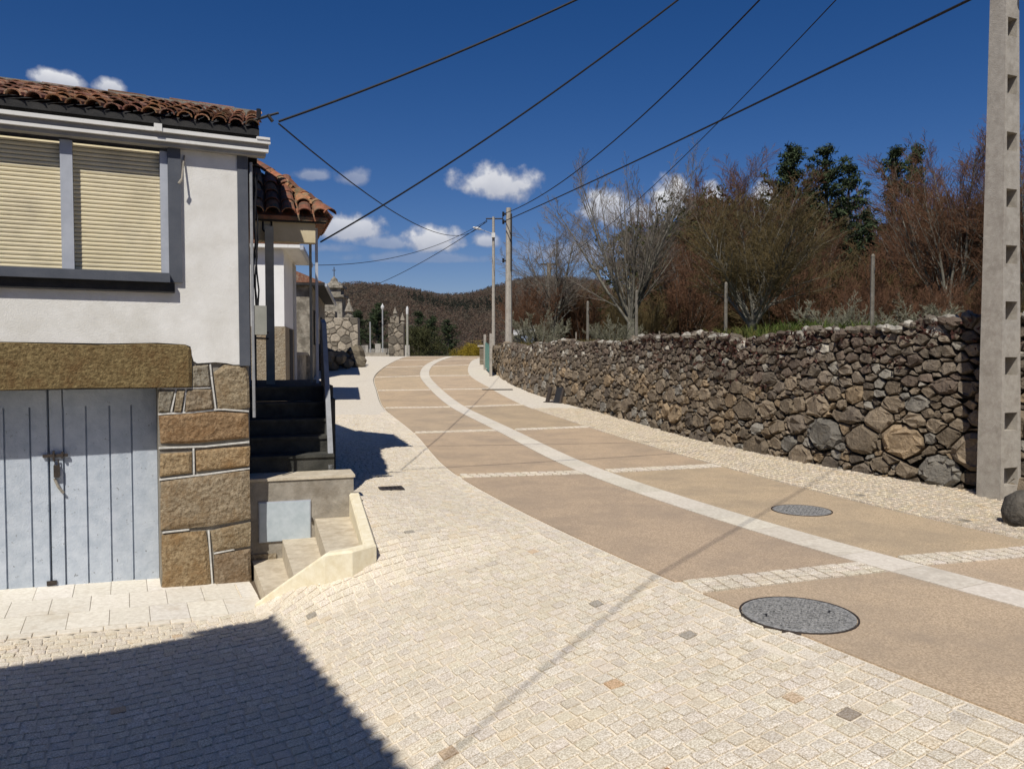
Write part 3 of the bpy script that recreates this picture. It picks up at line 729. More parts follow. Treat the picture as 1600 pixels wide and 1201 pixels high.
# ------------------------------------------------------------------ porch with stairs
PU=V((.951,.309,0)); PO=V((-2.62,7.84,0))
def Q(a,b,z): return PO+PU*a+HW*b+V((0,0,z))
def porch():
    rng=random.Random(9)
    h=thing('entrance_porch','tiled entrance porch with concrete stairs toned dark as in shade at the corner of the white house','porch',tuple(Q(.5,0,-.1)))
    def pan(m,a0,a1,b0,b1,z0,z1): m.para(Q(a0,b0,z0),PU*(a1-a0),HW*(b1-b0),V((0,0,z1-z0)))
    m=MB(); pan(m,-.02,1.02,0,.40,-.75,.335); m.build('landing_wall',M['concrete'],h)
    m=MB(); pan(m,-.02,1.035,-.015,.40,.335,.362); m.build('landing_slab',M['step'],h)
    m=MB(); pan(m,.0,.24,-.02,.0,-.72,-.40); m.build('plinth_stone',M['ashlar'],h)
    m=MB(); pan(m,.085,.575,-.022,.0,-.275,.115); mb=m.build('meter_box_door',M['meter'],h)
    m=MB(); pan(m,.075,.585,-.014,.0,-.285,.125); m.build('meter_box_frame',M['lighttrim'],mb)
    m=MB(); pan(m,.585,.60,-.03,.0,-.10,-.06); m.build('meter_hinge',M['iron'],mb)
    for k in range(1,6):
        z=.362+.1735*k; b=.40+.255*(k-1); m=MB(); pan(m,.0,.86,b,2.0,z-.17,z-.03); pan(m,.0,.86,b-.02,b+.28,z-.03,z); m.build('stair_step',M['stairshade'],h)
    m=MB(); pan(m,-.05,1.0,1.98,4.6,1.06,1.215); pan(m,.9,1.0,1.7,4.6,-.1,1.06); m.build('porch_floor',M['stairshade'],h)
    # thin side wall rising along the stairs
    A=[Q(.80,.40,.10),Q(.80,.40,.42),Q(.80,.55,.70),Q(.80,1.75,2.0),Q(.80,2.1,2.06),Q(.80,2.1,.10)]
    B=[p+PU*.055+HW*0 for p in A]; B=[p for p in B]; A2=[V((p.x,p.y,p.z)) for p in A]
    dA=[0,0,.004,.05,.06,.06]; A=[p+PU*d for p,d in zip(A,dA)]; B=[p+PU*d for p,d in zip(B,dA)]
    m=MB(); n=6; m.add(A+B,[tuple(range(n)),tuple(reversed(range(n,2*n)))]+[(i,i+n,(i+1)%n+n,(i+1)%n) for i in range(n)]); m.build('stair_side_wall',M['railgrey'],h)
    # posts
    m=MB(); pan(m,.20,.31,2.65,2.76,1.2,3.30); m.build('porch_post',M['postgrey'],h)
    m=MB(); pan(m,.868,.905,3.0,3.04,1.2,3.36); m.build('porch_post',M['lighttrim'],h)
    m=MB(); pan(m,.80,.835,3.2,3.24,1.2,3.3); m.build('porch_post',M['postgrey'],h)
    m=MB(); m.tube([Q(.06,2.3,1.22),Q(.06,2.3,1.95),Q(.10,2.3,2.0)],.02,6); m.tube([Q(.06,2.3,1.90),Q(.25,2.7,1.90)],.012,5); m.tube([Q(.06,2.3,1.82),Q(.25,2.7,1.82)],.012,5); m.build('stub_rail',M['cable'],h)
    # roof: front slope with a hip falling to the right
    eb=2.75; ez=3.46; sl=R(29); D=1.95
    m=MB(); pan(m,.08,.86,eb+.08,eb+.26,3.13,3.40); m.build('beam',M['soffit'],h)
    m=MB(); pan(m,.03,1.0,eb+.02,eb+.09,3.39,3.475); m.build('eave_board',M['dark'],h)
    m=MB(); a=[Q(.18,eb+.075,3.385),Q(.18,eb+.06,3.27),Q(.205,eb+.05,3.24),Q(.265,eb+.05,3.24),Q(.29,eb+.06,3.27),Q(.29,eb+.075,3.385)]; m.tube(a,.013,5); m.build('hook',M['cable'],h)
    fl,fr=Q(.0,eb,ez),Q(1.02,eb,ez); tp=Q(.04,eb+D,ez+D*math.tan(sl)); bk=Q(1.02,4.75,ez); dn=V((0,0,-.05))
    m=MB(); m.add([fl,fr,tp],[(0,1,2)]); m.add([fr,bk,tp],[(0,1,2)]); m.add([fl+dn,fr+dn,bk+dn,Q(0,4.75,ez)+dn],[(3,2,1,0)])
    m.quad(fl,fl+dn,fr+dn,fr); m.quad(fr,fr+dn,bk+dn,bk); rf=m.build('roof',M['tile'],h)
    nrm=V((HW.y,-HW.x,0))
    tile_field(rf,Q(.10,eb-.05,ez+.01),PU,HW,sl,5,6,.205,.36,TILES,rng,keep=lambda i,j: (j*.36*math.cos(sl)+.25)<D*(1-(i*.205+.02)/1.02)+.12,lift=.03)
    # hip tiles
    hd=(tp-fr); hl=hd.length; hy=hd/hl; hx=hy.cross(V((0,0,1))).normalized(); hz=hx.cross(hy)
    for k in range(6):
        p=fr+hy*(k*.37-.04)+hz*.075; inst('hip_tile',rng.choice(TILES),rf,frame(hx,hy,hz,p))
    # right slope tiles
    up=-PU; sl2=math.atan((tp.z-ez)/.98); L=2.0
    for i in range(9):
        for j in range(3):
            if j*.36*math.cos(sl2) > min(1,(i*.205+.2)/1.95)*.98-.15: continue
            yv=(up*math.cos(sl2)+V((0,0,math.sin(sl2)))).normalized(); xv=V((up.y,-up.x,0)); zv=xv.cross(yv)
            inst('roof_tile',rng.choice(TILES),rf,frame(xv,yv,zv,Q(1.05,eb+.10+i*.205,ez)+yv*(j*.36)+zv*.03))
porch()

def corner_steps():
    h=thing('sunken_steps','three sandy concrete steps down to the garage apron inside a cream kerb','steps',(-1.9,7.2,-.5))
    xs=[(.626,1.03,-.075,'top'),(.300,.626,-.265,'mid'),(.005,.300,-.455,'low')]
    def front(a):
        # point on the kerb line below local coordinate a
        t=a
        if a<=.3: return P1.lerp(P2,max(0,min(1,(a+.02)/.68)))
        return P1.lerp(P2,min(1,(a+.02)/.68))
    for a0,a1,z,_ in xs:
        bA,bB=Q(a0,-.001,0),Q(a1,-.001,0)
        fA=front(a0); fB=front(a1)
        if a1>1: pts=[bA,bB,V((P3.x-.06,P3.y+.05,0)),V((P2.x+.02,P2.y+.04,0)),V((fA.x+.02,fA.y+.03,0))]
        else: pts=[bA,bB,V((fB.x+.02,fB.y+.03,0)),V((fA.x+.02,fA.y+.03,0))]
        n=len(pts); top=[V((p.x,p.y,z)) for p in pts]; bot=[V((p.x,p.y,-.9)) for p in pts]
        m=MB(); m.add(top+bot,[tuple(range(n)),tuple(reversed(range(n,2*n)))]+[(i,i+n,(i+1)%n+n,(i+1)%n) for i in range(n)]); m.build('step',M['step'],h)
    # kerb following the three sides
    path=[P1,P1.lerp(P2,.5),P2,P2.lerp(P3,.5)+V((.02,-.03,0)),P3,P3.lerp(P4,.5),P4]
    m=MB(); 
    offs=[]
    for i,p in enumerate(path):
        t=(path[min(i+1,6)]-path[max(i-1,0)]); t=V((t.x,t.y,0)).normalized(); offs.append(V((t.y,-t.x,0)))
    rows=[]
    for p,o in zip(path,offs):
        rows.append([p+o*.06+V((0,0,-.30)),p+o*.06+V((0,0,.0)),p+o*.045+V((0,0,.02)),p-o*.035+V((0,0,.02)),p-o*.05+V((0,0,.0)),p-o*.05+V((0,0,-.5))])
    vs=[v for r in rows for v in r]; fs=[]
    for i in range(len(rows)-1):
        for k in range(5): fs.append((i*6+k,i*6+k+1,(i+1)*6+k+1,(i+1)*6+k))
    fs.append((0,1,2,3,4,5)); fs.append(tuple(36+k for k in (5,4,3,2,1,0)))
    m.add(vs,fs); m.build('kerb',M['kerb'],h)
corner_steps()

# ------------------------------------------------------------------ house behind the camera that shades the foreground
def near_house():
    rng=random.Random(14)
    A=V((-3.05,1.72,0)); d1=V((1.61,-2.74,0)).normalized(); d2=V((-1.44,-.91,0)).normalized()
    ez=5.25; L1,L2=9.0,8.0
    h=thing('neighbouring_house','neighbouring tiled house beside the viewer, seen through its shadow on the cobbles','house',tuple(A+d1*.4+d2*.4+V((0,0,-.6))))
    o=A+d1*.45+d2*.40
    m=MB(); m.para(o+V((0,0,-.7)),d1*(L1-.9),d2*(L2-.8),V((0,0,ez+.55))); m.build('wall',M['render'],h)
    m=MB(); m.para(A+V((0,0,ez-.10)),d1*L1,d2*L2,V((0,0,.09))); m.build('eaves_slab',M['dark'],h)
    c=A+d1*(L1/2)+d2*(L2/2)+V((0,0,ez+1.3))
    q=[A,A+d1*L1,A+d1*L1+d2*L2,A+d2*L2]; q=[V((p.x,p.y,ez)) for p in q]
    m=MB(); m.add(q+[c],[(0,1,4),(1,2,4),(2,3,4),(3,0,4)]); rf=m.build('roof',M['tileold'],h)
    n=V((d1.y,-d1.x,0)); n=n if n.dot(d2)<0 else -n
    up=-n; sl=R(17)
    tile_field(rf,A-n*.03+d1*.08+V((0,0,ez)),d1,up,sl,int(L1/.16),2,.16,.38,OLDT,rng,lift=.03)
    for k in range(3):
        m=MB(); w0=o+d1*(1.2+k*2.4)+n*.01+V((0,0,2.3)); m.para(w0,d1*.9,n*.05,V((0,0,1.2))); wn=m.build('window',M['trim'],h)
        m=MB(); m.para(w0+d1*.08+n*.051+V((0,0,.08)),d1*.74,n*.01,V((0,0,1.04))); m.build('pane',M['glass'],wn)
near_house()

# ------------------------------------------------------------------ houses farther up on the left
def upper_houses():
    d=V((-.19,.982,0)).normalized(); s=V((-.982,-.19,0)).normalized()
    def house(c0,L,D,g,ez,rise,h,wallm,over,endover):
        def pan(m,u0,u1,w0,w1,z0,z1): m.para(c0+d*u0+s*w0+V((0,0,z0)),d*(u1-u0),s*(w1-w0),V((0,0,z1-z0)))
        m=MB(); pan(m,-endover,L+.15,-over,D+.2,ez,ez+.08); m.build('eaves',M['gutter' if over<.46 else 'dark'],h)
        m=MB(); pan(m,-endover-.05,L+.2,-over-.09,-over-.005,ez-.05,ez+.06); m.build('gutter',M['lighttrim'],h)
        E=[c0+d*-endover+s*-over,c0+d*(L+.15)+s*-over,c0+d*(L+.15)+s*(D+.2),c0+d*-endover+s*(D+.2)]
        E=[p+V((0,0,ez+.09)) for p in E]; rid=[c0+d*-endover+s*(D/2)+V((0,0,ez+rise)),c0+d*(L+.15)+s*(D/2)+V((0,0,ez+rise))]
        m=MB(); m.add(E+rid,[(0,1,5,4),(2,3,4,5),(0,4,3),(1,2,5)]); m.build('roof',M['tileold'],h)
        return pan
    c0=V((-5.77,20.0,0))
    h=thing('white_house','narrow white house with stone base seen between the porch posts','house',tuple(c0))
    pan=house(c0,3.5,5,.2,4.28,1.2,h,'white',.42,.3)
    m=MB(); pan(m,0,3.5,0,5,2.33,4.28); m.build('wall',M['white'],h)
    m=MB(); pan(m,-.02,3.5,-.02,5,-.2,2.33); m.build('stone_base',M['ashlar'],h)
    m=MB(); pan(m,2.7,3.3,-.05,.0,0,4.2); m.build('pilaster',M['greywall'],h)
    m=MB(); pan(m,1.2,2.1,-.035,.0,.2,2.3); m.build('door',M['dark'],h)
    c1=V((-7.35,29.0,0))
    g=thing('stone_house','long dark stone house with deep eaves beyond the white house','house',tuple(c1))
    pan=house(c1,11,6,.6,4.15,1.5,g,'churchstone',.48,.3)
    m=MB(); pan(m,0,11,0,6,-.2,4.15); m.build('wall',M['churchstone'],g)
    for u0 in (.9,3.2,6.4,8.8):
        m=MB(); pan(m,u0,u0+.9,-.05,.0,2.0,3.3); w=m.build('window',M['dark'],g)
        m=MB(); pan(m,u0+.08,u0+.82,-.062,-.05,2.08,3.22); m.build('pane',M['glass'],w)
    m=MB(); pan(m,4.6,5.6,-.05,.0,.5,2.7); m.build('door',M['dark'],g)
    # garden wall closing the yard between the two houses
    y=thing('yard_wall','low dark yard wall between the white house and the stone house','wall',(-6.6,24,.4))
    m=MB(); m.para(c0+d*3.5+s*.05+V((0,0,0)),d*5.6,s*.4,V((0,0,1.6))); m.build('masonry',M['churchstone'],y)
    m=MB(); m.para(c0+d*3.5-s*.02+V((0,0,1.6)),d*5.6,s*.54,V((0,0,.1))); m.build('coping',M['concrete'],y)
upper_houses()

# ------------------------------------------------------------------ loose stones and low wall heap
def lump(rng, c, r, fl=.8, n=7, rings=5, col=None):
    m=MB(); vs=[]; c=V(c)
    ph=[rng.uniform(0,6.28) for _ in range(6)]
    for i in range(rings+1):
        th=math.pi*i/rings
        for j in range(n):
            w=2*math.pi*j/n
            k=1+.16*math.sin(2*w+ph[0]+i)+.13*math.sin(3*w+ph[1]-i*1.7)+rng.uniform(-.1,.1)
            vs.append(c+V((r*k*math.sin(th)*math.cos(w),r*k*math.sin(th)*math.sin(w),r*fl*math.cos(th)*(1+.1*math.sin(ph[2]+w)))))
    fs=[(i*n+j,(i+1)*n+j,(i+1)*n+(j+1)%n,i*n+(j+1)%n) for i in range(rings) for j in range(n)]
    m.add(vs,fs,col); return m
def heap():
    rng=random.Random(16)
    h=thing('stone_heap','low heap of rough boulders past the stone house at the pavement edge','stone heap',(-7.6,33,.85))
    for k in range(26):
        x=rng.uniform(-8.6,-6.9); y=rng.uniform(33.5,36.5); z=zr(y); t=rng.uniform(.8,1.25)
        lump(rng,(x,y,z+rng.uniform(.05,.55)*(1 if x<-7.1 else .4)),rng.uniform(.22,.5),.8,7,5,(.19*t,.165*t,.125*t)).build('boulder',M['stone'],h)
heap()
def corner_boulders():
    rng=random.Random(17)
    for i,(x,y,r,lab) in enumerate(((4.80,7.28,.20,'dark rounded boulder in the right corner in front of the concrete pole'),(5.02,7.12,.17,'smaller dark stone tucked beside the rounded boulder at the frame edge'))):
        m=lump(rng,(x,y,gz(x,y)+r*.75),r,.95,9,6,(.13,.12,.105)); tag(m.build('boulder',M['stone'],smooth=True),lab,'boulder')
corner_boulders()

# ------------------------------------------------------------------ dry stone wall
def stone_wall():
    rng=random.Random(18)
    pts=[V((*p,0)) for p in WP]; cum=[0]
    for a,b in zip(pts[:-1],pts[1:]): cum.append(cum[-1]+(b-a).length)
    T=cum[-1]
    def at(s):
        i=max(0,min(len(pts)-2,int(np.searchsorted(cum,s)-1))); t=(s-cum[i])/(cum[i+1]-cum[i])
        p=pts[i].lerp(pts[i+1],t)
        e=.4; q=lambda s:(lambda i:(pts[i].lerp(pts[i+1],(s-cum[i])/(cum[i+1]-cum[i]))))(max(0,min(len(pts)-2,int(np.searchsorted(cum,s)-1))))
        d=(q(min(T,s+e))-q(max(0,s-e))).normalized(); return p,d,V((-d.y,d.x,0))   # normal faces the road
    s0=cum[1]; s1=T
    topz=lambda s,y: 1.93+.05*math.sin(s*.9)+.04*math.sin(s*2.3+1)+.05*sm((10.5-y)/2.5)-.02*sm((y-14)/10)
    root=thing('dry_stone_wall','long dry stone wall of brown fieldstones holding up the field on the right','wall',(2.2,19.4,.2))
    # sites
    sites=[]; grid={}; AS=.72
    def ok(s,h,r):
        K=rng.uniform(.72,.98); gx,gy=int(s/.35),int(h/.35)
        for i in range(gx-2,gx+3):
            for j in range(gy-2,gy+3):
                for (a,b,q) in grid.get((i,j),()):
                    if (a-s)**2+(b-h)**2<((r+q)*K)**2: return False
        return True
    for rad,tries,hmax in ((.22,60,.7),(.16,380,.9),(.115,1800,1.3),(.08,8000,2),(.058,26000,2),(.042,30000,2)):
        for _ in range(tries):
            s=rng.uniform(s0,s1); p,_d,_n=at(s); H=topz(s,p.y)-gz(p.x,p.y); s*=AS
            h=rng.uniform(-.05,min(H,hmax)); r=rad*rng.uniform(.85,1.15)
            if p.y>24 and rad<.055: continue
            if rad>.1 and h>.7+.5*rng.random() and rng.random()<.75: continue
            if rad>.19 and p.y>15: r*=.8
            if ok(s,h,r):
                sites.append((s,h,r)); grid.setdefault((int(s/.35),int(h/.35)),[]).append((s,h,r))
    out=[]
    for (s,h,r) in sites:
        asp=rng.uniform(.85,1.0)
        poly=[(s-.55,h-.55),(s+.55,h-.55),(s+.55,h+.55),(s-.55,h+.55)]
        gx,gy=int(s/.35),int(h/.35)
        for i in range(gx-3,gx+4):
            for j in range(gy-3,gy+4):
                for (a,b,q) in grid.get((i,j),()):
                    dx,dy=a-s,b-h; D2=dx*dx+dy*dy
                    if D2<1e-9 or D2>1.2: continue
                    # keep the side nearer to this site (radical line)
                    k=(D2+r*r-q*q)/2
                    new=[]; n=len(poly)
                    for e in range(n):
                        P,Qq=poly[e],poly[(e+1)%n]
                        fp=(P[0]-s)*dx+(P[1]-h)*dy-k; fq=(Qq[0]-s)*dx+(Qq[1]-h)*dy-k
                        if fp<=0: new.append(P)
                        if (fp<0<fq) or (fq<0<fp):
                            t=fp/(fp-fq); new.append((P[0]+(Qq[0]-P[0])*t,P[1]+(Qq[1]-P[1])*t))
                    poly=new
                    if len(poly)<3: break
                if len(poly)<3: break
            if len(poly)<3: break
        if len(poly)<3: continue
        # keep cells that run away off the rim inside the stone's own reach
        poly=[(s+(x-s)*min(1,1.6*r/max(1e-6,math.hypot(x-s,y-h))),h+(y-h)*min(1,1.6*r/max(1e-6,math.hypot(x-s,y-h)))) for x,y in poly]
        out.append((s/AS,h,r,[(x/AS,y) for x,y in poly]))
    def colour(s,h,r):
        t=rng.uniform(.7,1.4); k=rng.random()
        if h>1.2:
            if k<.10: return (.36*t,.34*t,.30*t)
            if k<.35: return (.135*t,.106*t,.086*t)
            return (.175*t,.147*t,.118*t)
        if k<.12: return (.225*t,.212*t,.19*t)
        if k<.28: return (.245*t,.187*t,.125*t)
        if k<.42: return (.14*t,.117*t,.095*t)
        return (.205*t,.167*t,.125*t)
    built=[]
    for (s,h,r,poly) in out:
        c0=sum(x for x,_ in poly)/len(poly); c1=sum(y for _,y in poly)/len(poly)
        big=r>.09
        gap=.004+.04*r
        q=[]
        n=len(poly)
        for e in range(n):
            A,B=poly[e],poly[(e+1)%n]
            if math.hypot(A[0]-B[0],A[1]-B[1])<.02: q.append(A); continue
            if big:
                u=rng.uniform(.06,.2); q.append((A[0]*(1-u)+B[0]*u,A[1]*(1-u)+B[1]*u)); u=rng.uniform(.06,.2); q.append((A[0]*u+B[0]*(1-u),A[1]*u+B[1]*(1-u)))
            else: q.append((A[0]*.5+B[0]*.5,A[1]*.5+B[1]*.5)) if rng.random()<.25 else q.append((A[0]*.85+B[0]*.15,A[1]*.85+B[1]*.15))
        if len(q)<3: continue
        pp=[]
        for x,y in q:
            dx,dy=x-c0,y-c1; L=math.hypot(dx,dy) or 1e-6; f=max(.3,(L-gap)/L)*rng.uniform(.95,1.0); pp.append((c0+dx*f+rng.uniform(-.07,.07)*r,c1+dy*f+rng.uniform(-.07,.07)*r))
        p,d,nn=at(max(s0,min(s1,c0))); dep=(.035+.25*r)*rng.uniform(.6,1.35)
        base=gz(p.x,p.y)
        bt=lambda y: -.10*max(0,y)  # batter of the face
        P3=[]
        for x,y in pp:
            a,_d,_n=at(max(s0,min(s1,x))); P3.append(V((a.x,a.y,0))+_n*(bt(y)-.0)+V((0,0,base+y)))
        tilt=(nn+V((0,0,rng.uniform(-.12,.22)))+d*rng.uniform(-.35,.35)).normalized()
        built.append((r/max(4,p.y),P3,tilt,dep,colour(s,h,r),p.y))
    # cap stones along the top
    s=s0
    while s<s1:
        p,d,nn=at(s); r=rng.uniform(.04,.095); z=topz(s,p.y)+rng.uniform(-.03,.06)
        t=rng.uniform(.7,1.2); k=rng.random(); col=(.40*t,.385*t,.35*t) if k<.3 else ((.14*t,.11*t,.09*t) if k<.6 else (.2*t,.175*t,.145*t))
        for row in range(3):
            built.append((r*.8/max(4,p.y),('lump',p-nn*(.17+row*.17+rng.uniform(-.05,.05))+V((0,0,z-.03*row)),r),None,None,col,p.y))
        s+=r*1.5
    built.sort(key=lambda b:-b[0])
    rest=MB()
    for i,(w,P3,tilt,dep,col,y) in enumerate(built):
        if isinstance(P3,tuple):
            m=lump(rng,P3[1],P3[2],rng.uniform(.5,.9),6,4,col)
        else:
            m=MB(); m.relief(P3,tilt,dep,rng.uniform(.08,.34),.16,0,col,.38*dep,rng,True)
        if i<300: m.build('wall_stone',M['stone'],root)
        else:
            rest.add(m.v,m.f,col)
    tag(rest.build('wall_stones',M['stone'],root),'smaller and farther stones of the dry stone wall',kind='stuff')
    core=MB(); ss=np.arange(s0,s1+.01,.4); rows=[]
    for s in ss:
        p,d,nn=at(min(s1,s)); t=topz(s,p.y)-.06; b=gz(p.x,p.y)-.3
        rows.append([p-nn*.09+V((0,0,b)),p-nn*(.09+.19)+V((0,0,t)),p-nn*.75+V((0,0,t)),p-nn*.8+V((0,0,b))])
    vs=[v for r in rows for v in r]; k=len(rows)
    core.add(vs,[(i*4+j,i*4+j+1,(i+1)*4+j+1,(i+1)*4+j) for i in range(k-1) for j in range(3)]+[(0,3,2,1),((k-1)*4,(k-1)*4+1,(k-1)*4+2,(k-1)*4+3)])
    core.build('wall_core',M['core'],root)
    print('wall stones',len(built))
    return at,s0,s1,topz
WALL_AT,WS0,WS1,WTOP=stone_wall()

def wall_end():
    rng=random.Random(19)
    h=thing('gate_pier','small stone gate pier with flat cap at the far end of the wall','gate pier',(-1.32,37.3,1.1))
    for k in range(5):
        for q in range(2):
            m=MB(); t=rng.uniform(.8,1.2); m.box((-1.42+q*.22,37.3,1.0+k*.2),.21,.42,.19,0,(.22*t,.19*t,.15*t)); m.build('pier_stone',M['stone'],h)
    m=MB(); m.box((-1.31,37.3,2.0),.6,.55,.08,0,(.5,.48,.45)); m.build('pier_cap',M['stone'],h)
    g=thing('green_mesh_gate','green sheeted field gate between grey posts near the end of the wall','gate',(-.75,32.2,.9))
    a=V((-.98,34.0,1.0)); b=V((-.64,30.9,.8)); n=V((-.96,-.27,0))
    m=MB(); o=a+n*.16+V((0,0,.12)); m.para(o,b-a,n*.03,V((0,0,1.0)))
    m.build('gate_sheet',M['mesh'],g)
    for k in range(6):
        m=MB(); p=(a+n*.2).lerp(b+n*.2,k/5); m.tube([p+V((0,0,.08)),p+V((0,0,1.2))],.018,5); m.build('gate_bar',M['mesh'],g)
    for q,hh in ((a,1.6),(b,1.75)):
        m=MB(); m.box(q+n*.2-V((0,0,.1)),.09,.09,hh,.3); m.build('gate_post',M['pole'],g)
wall_end()
def leaning_boards():
    for x,y,w,hh,mt,lab,r in ((1.13,22.2,.08,.46,'iron','thin rusty metal post leaning at the foot of the stone wall',.9),(1.345,22.0,.2,.46,'cable','black board propped upright against the foot of the stone wall',.6)):
        o=thing('leaning_board' if w>.2 else 'leaning_post',lab,'board' if w>.2 else 'post',(x-.14,y-.05,gz(x,y)))
        m=MB(); X=V((math.cos(r),-math.sin(r),0)); Y=V((.25,.2,1)).normalized(); p=V((x-.2,y-.08,gz(x,y)-.01))
        m.para(p,X*w,V((.04,.03,0)),Y*hh); m.build('panel' if w>.2 else 'shaft',M[mt],o)
        m=MB(); m.para(p+X*w+V((-.01,-.02,0)),X*.05,V((.05,.03,0)),Y*(hh*.95)); m.build('edge_strip',M['railgrey' if w>.2 else 'iron'],o)
        if w<.2:
            m=MB(); m.para(p-V((.05,.05,-.002)),V((.3,-.1,0)),V((.05,.12,0)),V((0,0,.02))); m.build('foot',M['iron'],o)
leaning_boards()

# ------------------------------------------------------------------ poles
def big_pole():
    h=thing('concrete_pole','tall notched concrete electricity pole in front of the stone wall','pole',(5.42,8.83,0))
    fx=V((.84,-.54,0)).normalized()     # right (notched) face runs this way
    fx=V((.92,.39,0)).normalized(); fl=V((-.40,.915,0)).normalized()
    H=9.0; foot=V((5.37,8.60,-.3))
    def crn(z):
        k=max(0,min(1,z/H)); wr=.335*(1-k)+.13*k; wl=.285*(1-k)+.115*k
        o=foot+V((.01,.0,0))*0; o=V((foot.x+.012*max(0,z)-.024*max(0,z),foot.y,z)); return o,fx*wr,fl*wl
    m=MB(); zs=[-.3]; notches=[]
    z=.16
    while z<H-.4:
        notches.append((z,z+.20)); z+=.61
    lev=[-.3]+[v for n in notches for v in n]+[H]
    for i in range(len(lev)-1):
        z0,z1=lev[i],lev[i+1]; o0,x0,y0=crn(z0); o1,x1,y1=crn(z1)
        m.quad(o0,o1,o1+y1,o0+y0); m.quad(o0+x0,o0+x0+y0,o1+x1+y1,o1+x1); m.quad(o0+y0,o1+y1,o1+x1+y1,o0+x0+y0)
        if (z0,z1) in notches:
            for a,b in ((0,.16),(.84,1)):
                m.quad(o0+x0*a,o0+x0*b,o1+x1*b,o1+x1*a)
            dp=fl*.13; A,B,Cc,D=o0+x0*.16,o0+x0*.84,o1+x1*.84,o1+x1*.16
            m.quad(A+dp,B+dp,Cc+dp,D+dp); m.quad(A,D,D+dp,A+dp); m.quad(B,B+dp,Cc+dp,Cc); m.quad(A,A+dp,B+dp,B); m.quad(D,Cc,Cc+dp,D+dp)
        else: m.quad(o0,o0+x0,o1+x1,o1)
    o,x,y=crn(H); m.quad(o,o+x,o+x+y,o+y)
    m.build('shaft',M['pole'],h)
    for z in (5.66,7.5,8.0,8.4):
        o,x,y=crn(z); b=MB(); b.tube([o+x*.5-fl*.02,o+x*.5-fl*.16],.02,6); b.tube([o+x*.5-fl*.16+V((0,0,-.05)),o+x*.5-fl*.16+V((0,0,.06))],.035,8); b.build('insulator',M['cable'],h)
    return lambda z: (lambda t: t[0]+t[1]*.5-fl*.16)(crn(z))
POLE=big_pole()
def simple_pole(name,label,x,y,z0,z1,r0,r1,m_,cat='pole',extra=None,n=8):
    h=thing(name,label,cat,(x,y,z0)); m=MB(); m.tube([(x,y,z0-.3),(x,y,(z0+z1)/2),(x,y,z1)],[r0,(r0+r1)/2,r1],n); m.build('shaft',M[m_],h)
    if extra: extra(h)
    return h
def conc_extra(h):
    m=MB(); m.box((-.03,30.9,4.9),.07,.16,2.2); m.build('cable_conduit',M['cable'],h)
    for z in (7.1,6.8,5.3):
        m=MB(); m.tube([(-.13,31,z),(-.36,30.95,z)],.03,6); m.tube([(-.34,30.95,z-.08),(-.34,30.95,z+.09)],.05,6); m.build('insulator',M['cable'],h)
simple_pole('concrete_pole','weathered concrete pole with black conduit standing behind the wall up the road',-.13,31,1.6,7.35,.15,.10,'pole',extra=conc_extra)
def lamp_extra(h):
    m=MB(); m.tube([(-.82,35,6.95),(-1.15,34.95,7.06),(-1.4,34.9,7.14)],.016,6); m.build('lamp_arm',M['lighttrim'],h)
    m=MB(); m.tube([(-1.35,34.9,7.13),(-1.52,34.88,7.18),(-1.72,34.86,7.22)],[.03,.065,.03],8); m.build('lamp_head',M['lamp'],h)
    m=MB(); m.box((-.82,34.9,6.78),.16,.14,.2); m.build('control_box',M['lamp'],h)
    m=MB(); m.tube([(-1.15,35,7.62),(-.4,35,7.62)],.03,5); m.build('crossarm',M['iron'],h)
simple_pole('street_lamp','slim grey street lamp with short arm and white head at the end of the wall',-.82,35,1.05,7.7,.085,.055,'pole','street lamp',lamp_extra)
def tee_extra(h):
    m=MB(); m.box((2.11,45,6.72),1.0,.10,.1); m.build('crossarm',M['dark'],h)
simple_pole('wooden_pole','weathered wooden pole with a short crossarm among the bare trees',2.11,45,1.8,6.85,.17,.13,'wood',extra=tee_extra)
POSTS=[(918,472,24.5,'slim grey post standing behind the wall nearest the wooden crossarm pole'),(994,455,23,'grey fence post in front of the tall forked bare tree'),(1133,443,20.5,'grey fence post left of the lichen covered spreading tree'),(1361,400,17,'tall weathered post with dark foot in the scrub behind the wall')]
for px,py,D,lab in POSTS:
    x=(px-800)/1230*D; z1=EYE+(555-py)/1230*D; z0=1.75
    def ex(h,x=x,D=D,z1=z1):
        m=MB(); m.tube([(x,D,z1-.02),(x,D,z1+.03)],[.045,.02],6); m.build('post_top',M['wood'],h)
        m=MB(); m.tube([(x-.0,D-.06,z1-.25),(x+.02,D-.09,z1-.3),(x,D-.06,z1-.35)],.008,4); m.build('staple',M['iron'],h)
    simple_pole('fence_post',lab,x,D,z0,z1,.048,.04,'postwood','post',ex,6)
for k,(px,D,h) in enumerate(((900,22,.35),(1240,15.5,.3),(1030,19,.28),(800,29,.5))):
    x=(px-800)/1230*D; simple_pole('stake',['short stake just right of the slim grey post','short pale stake in the grass above the wall','short stake above the middle of the wall','short leaning stake beside the far concrete pole'][k],x,D,1.75,1.9+h,.03,.02,'wood','stake',None,5)

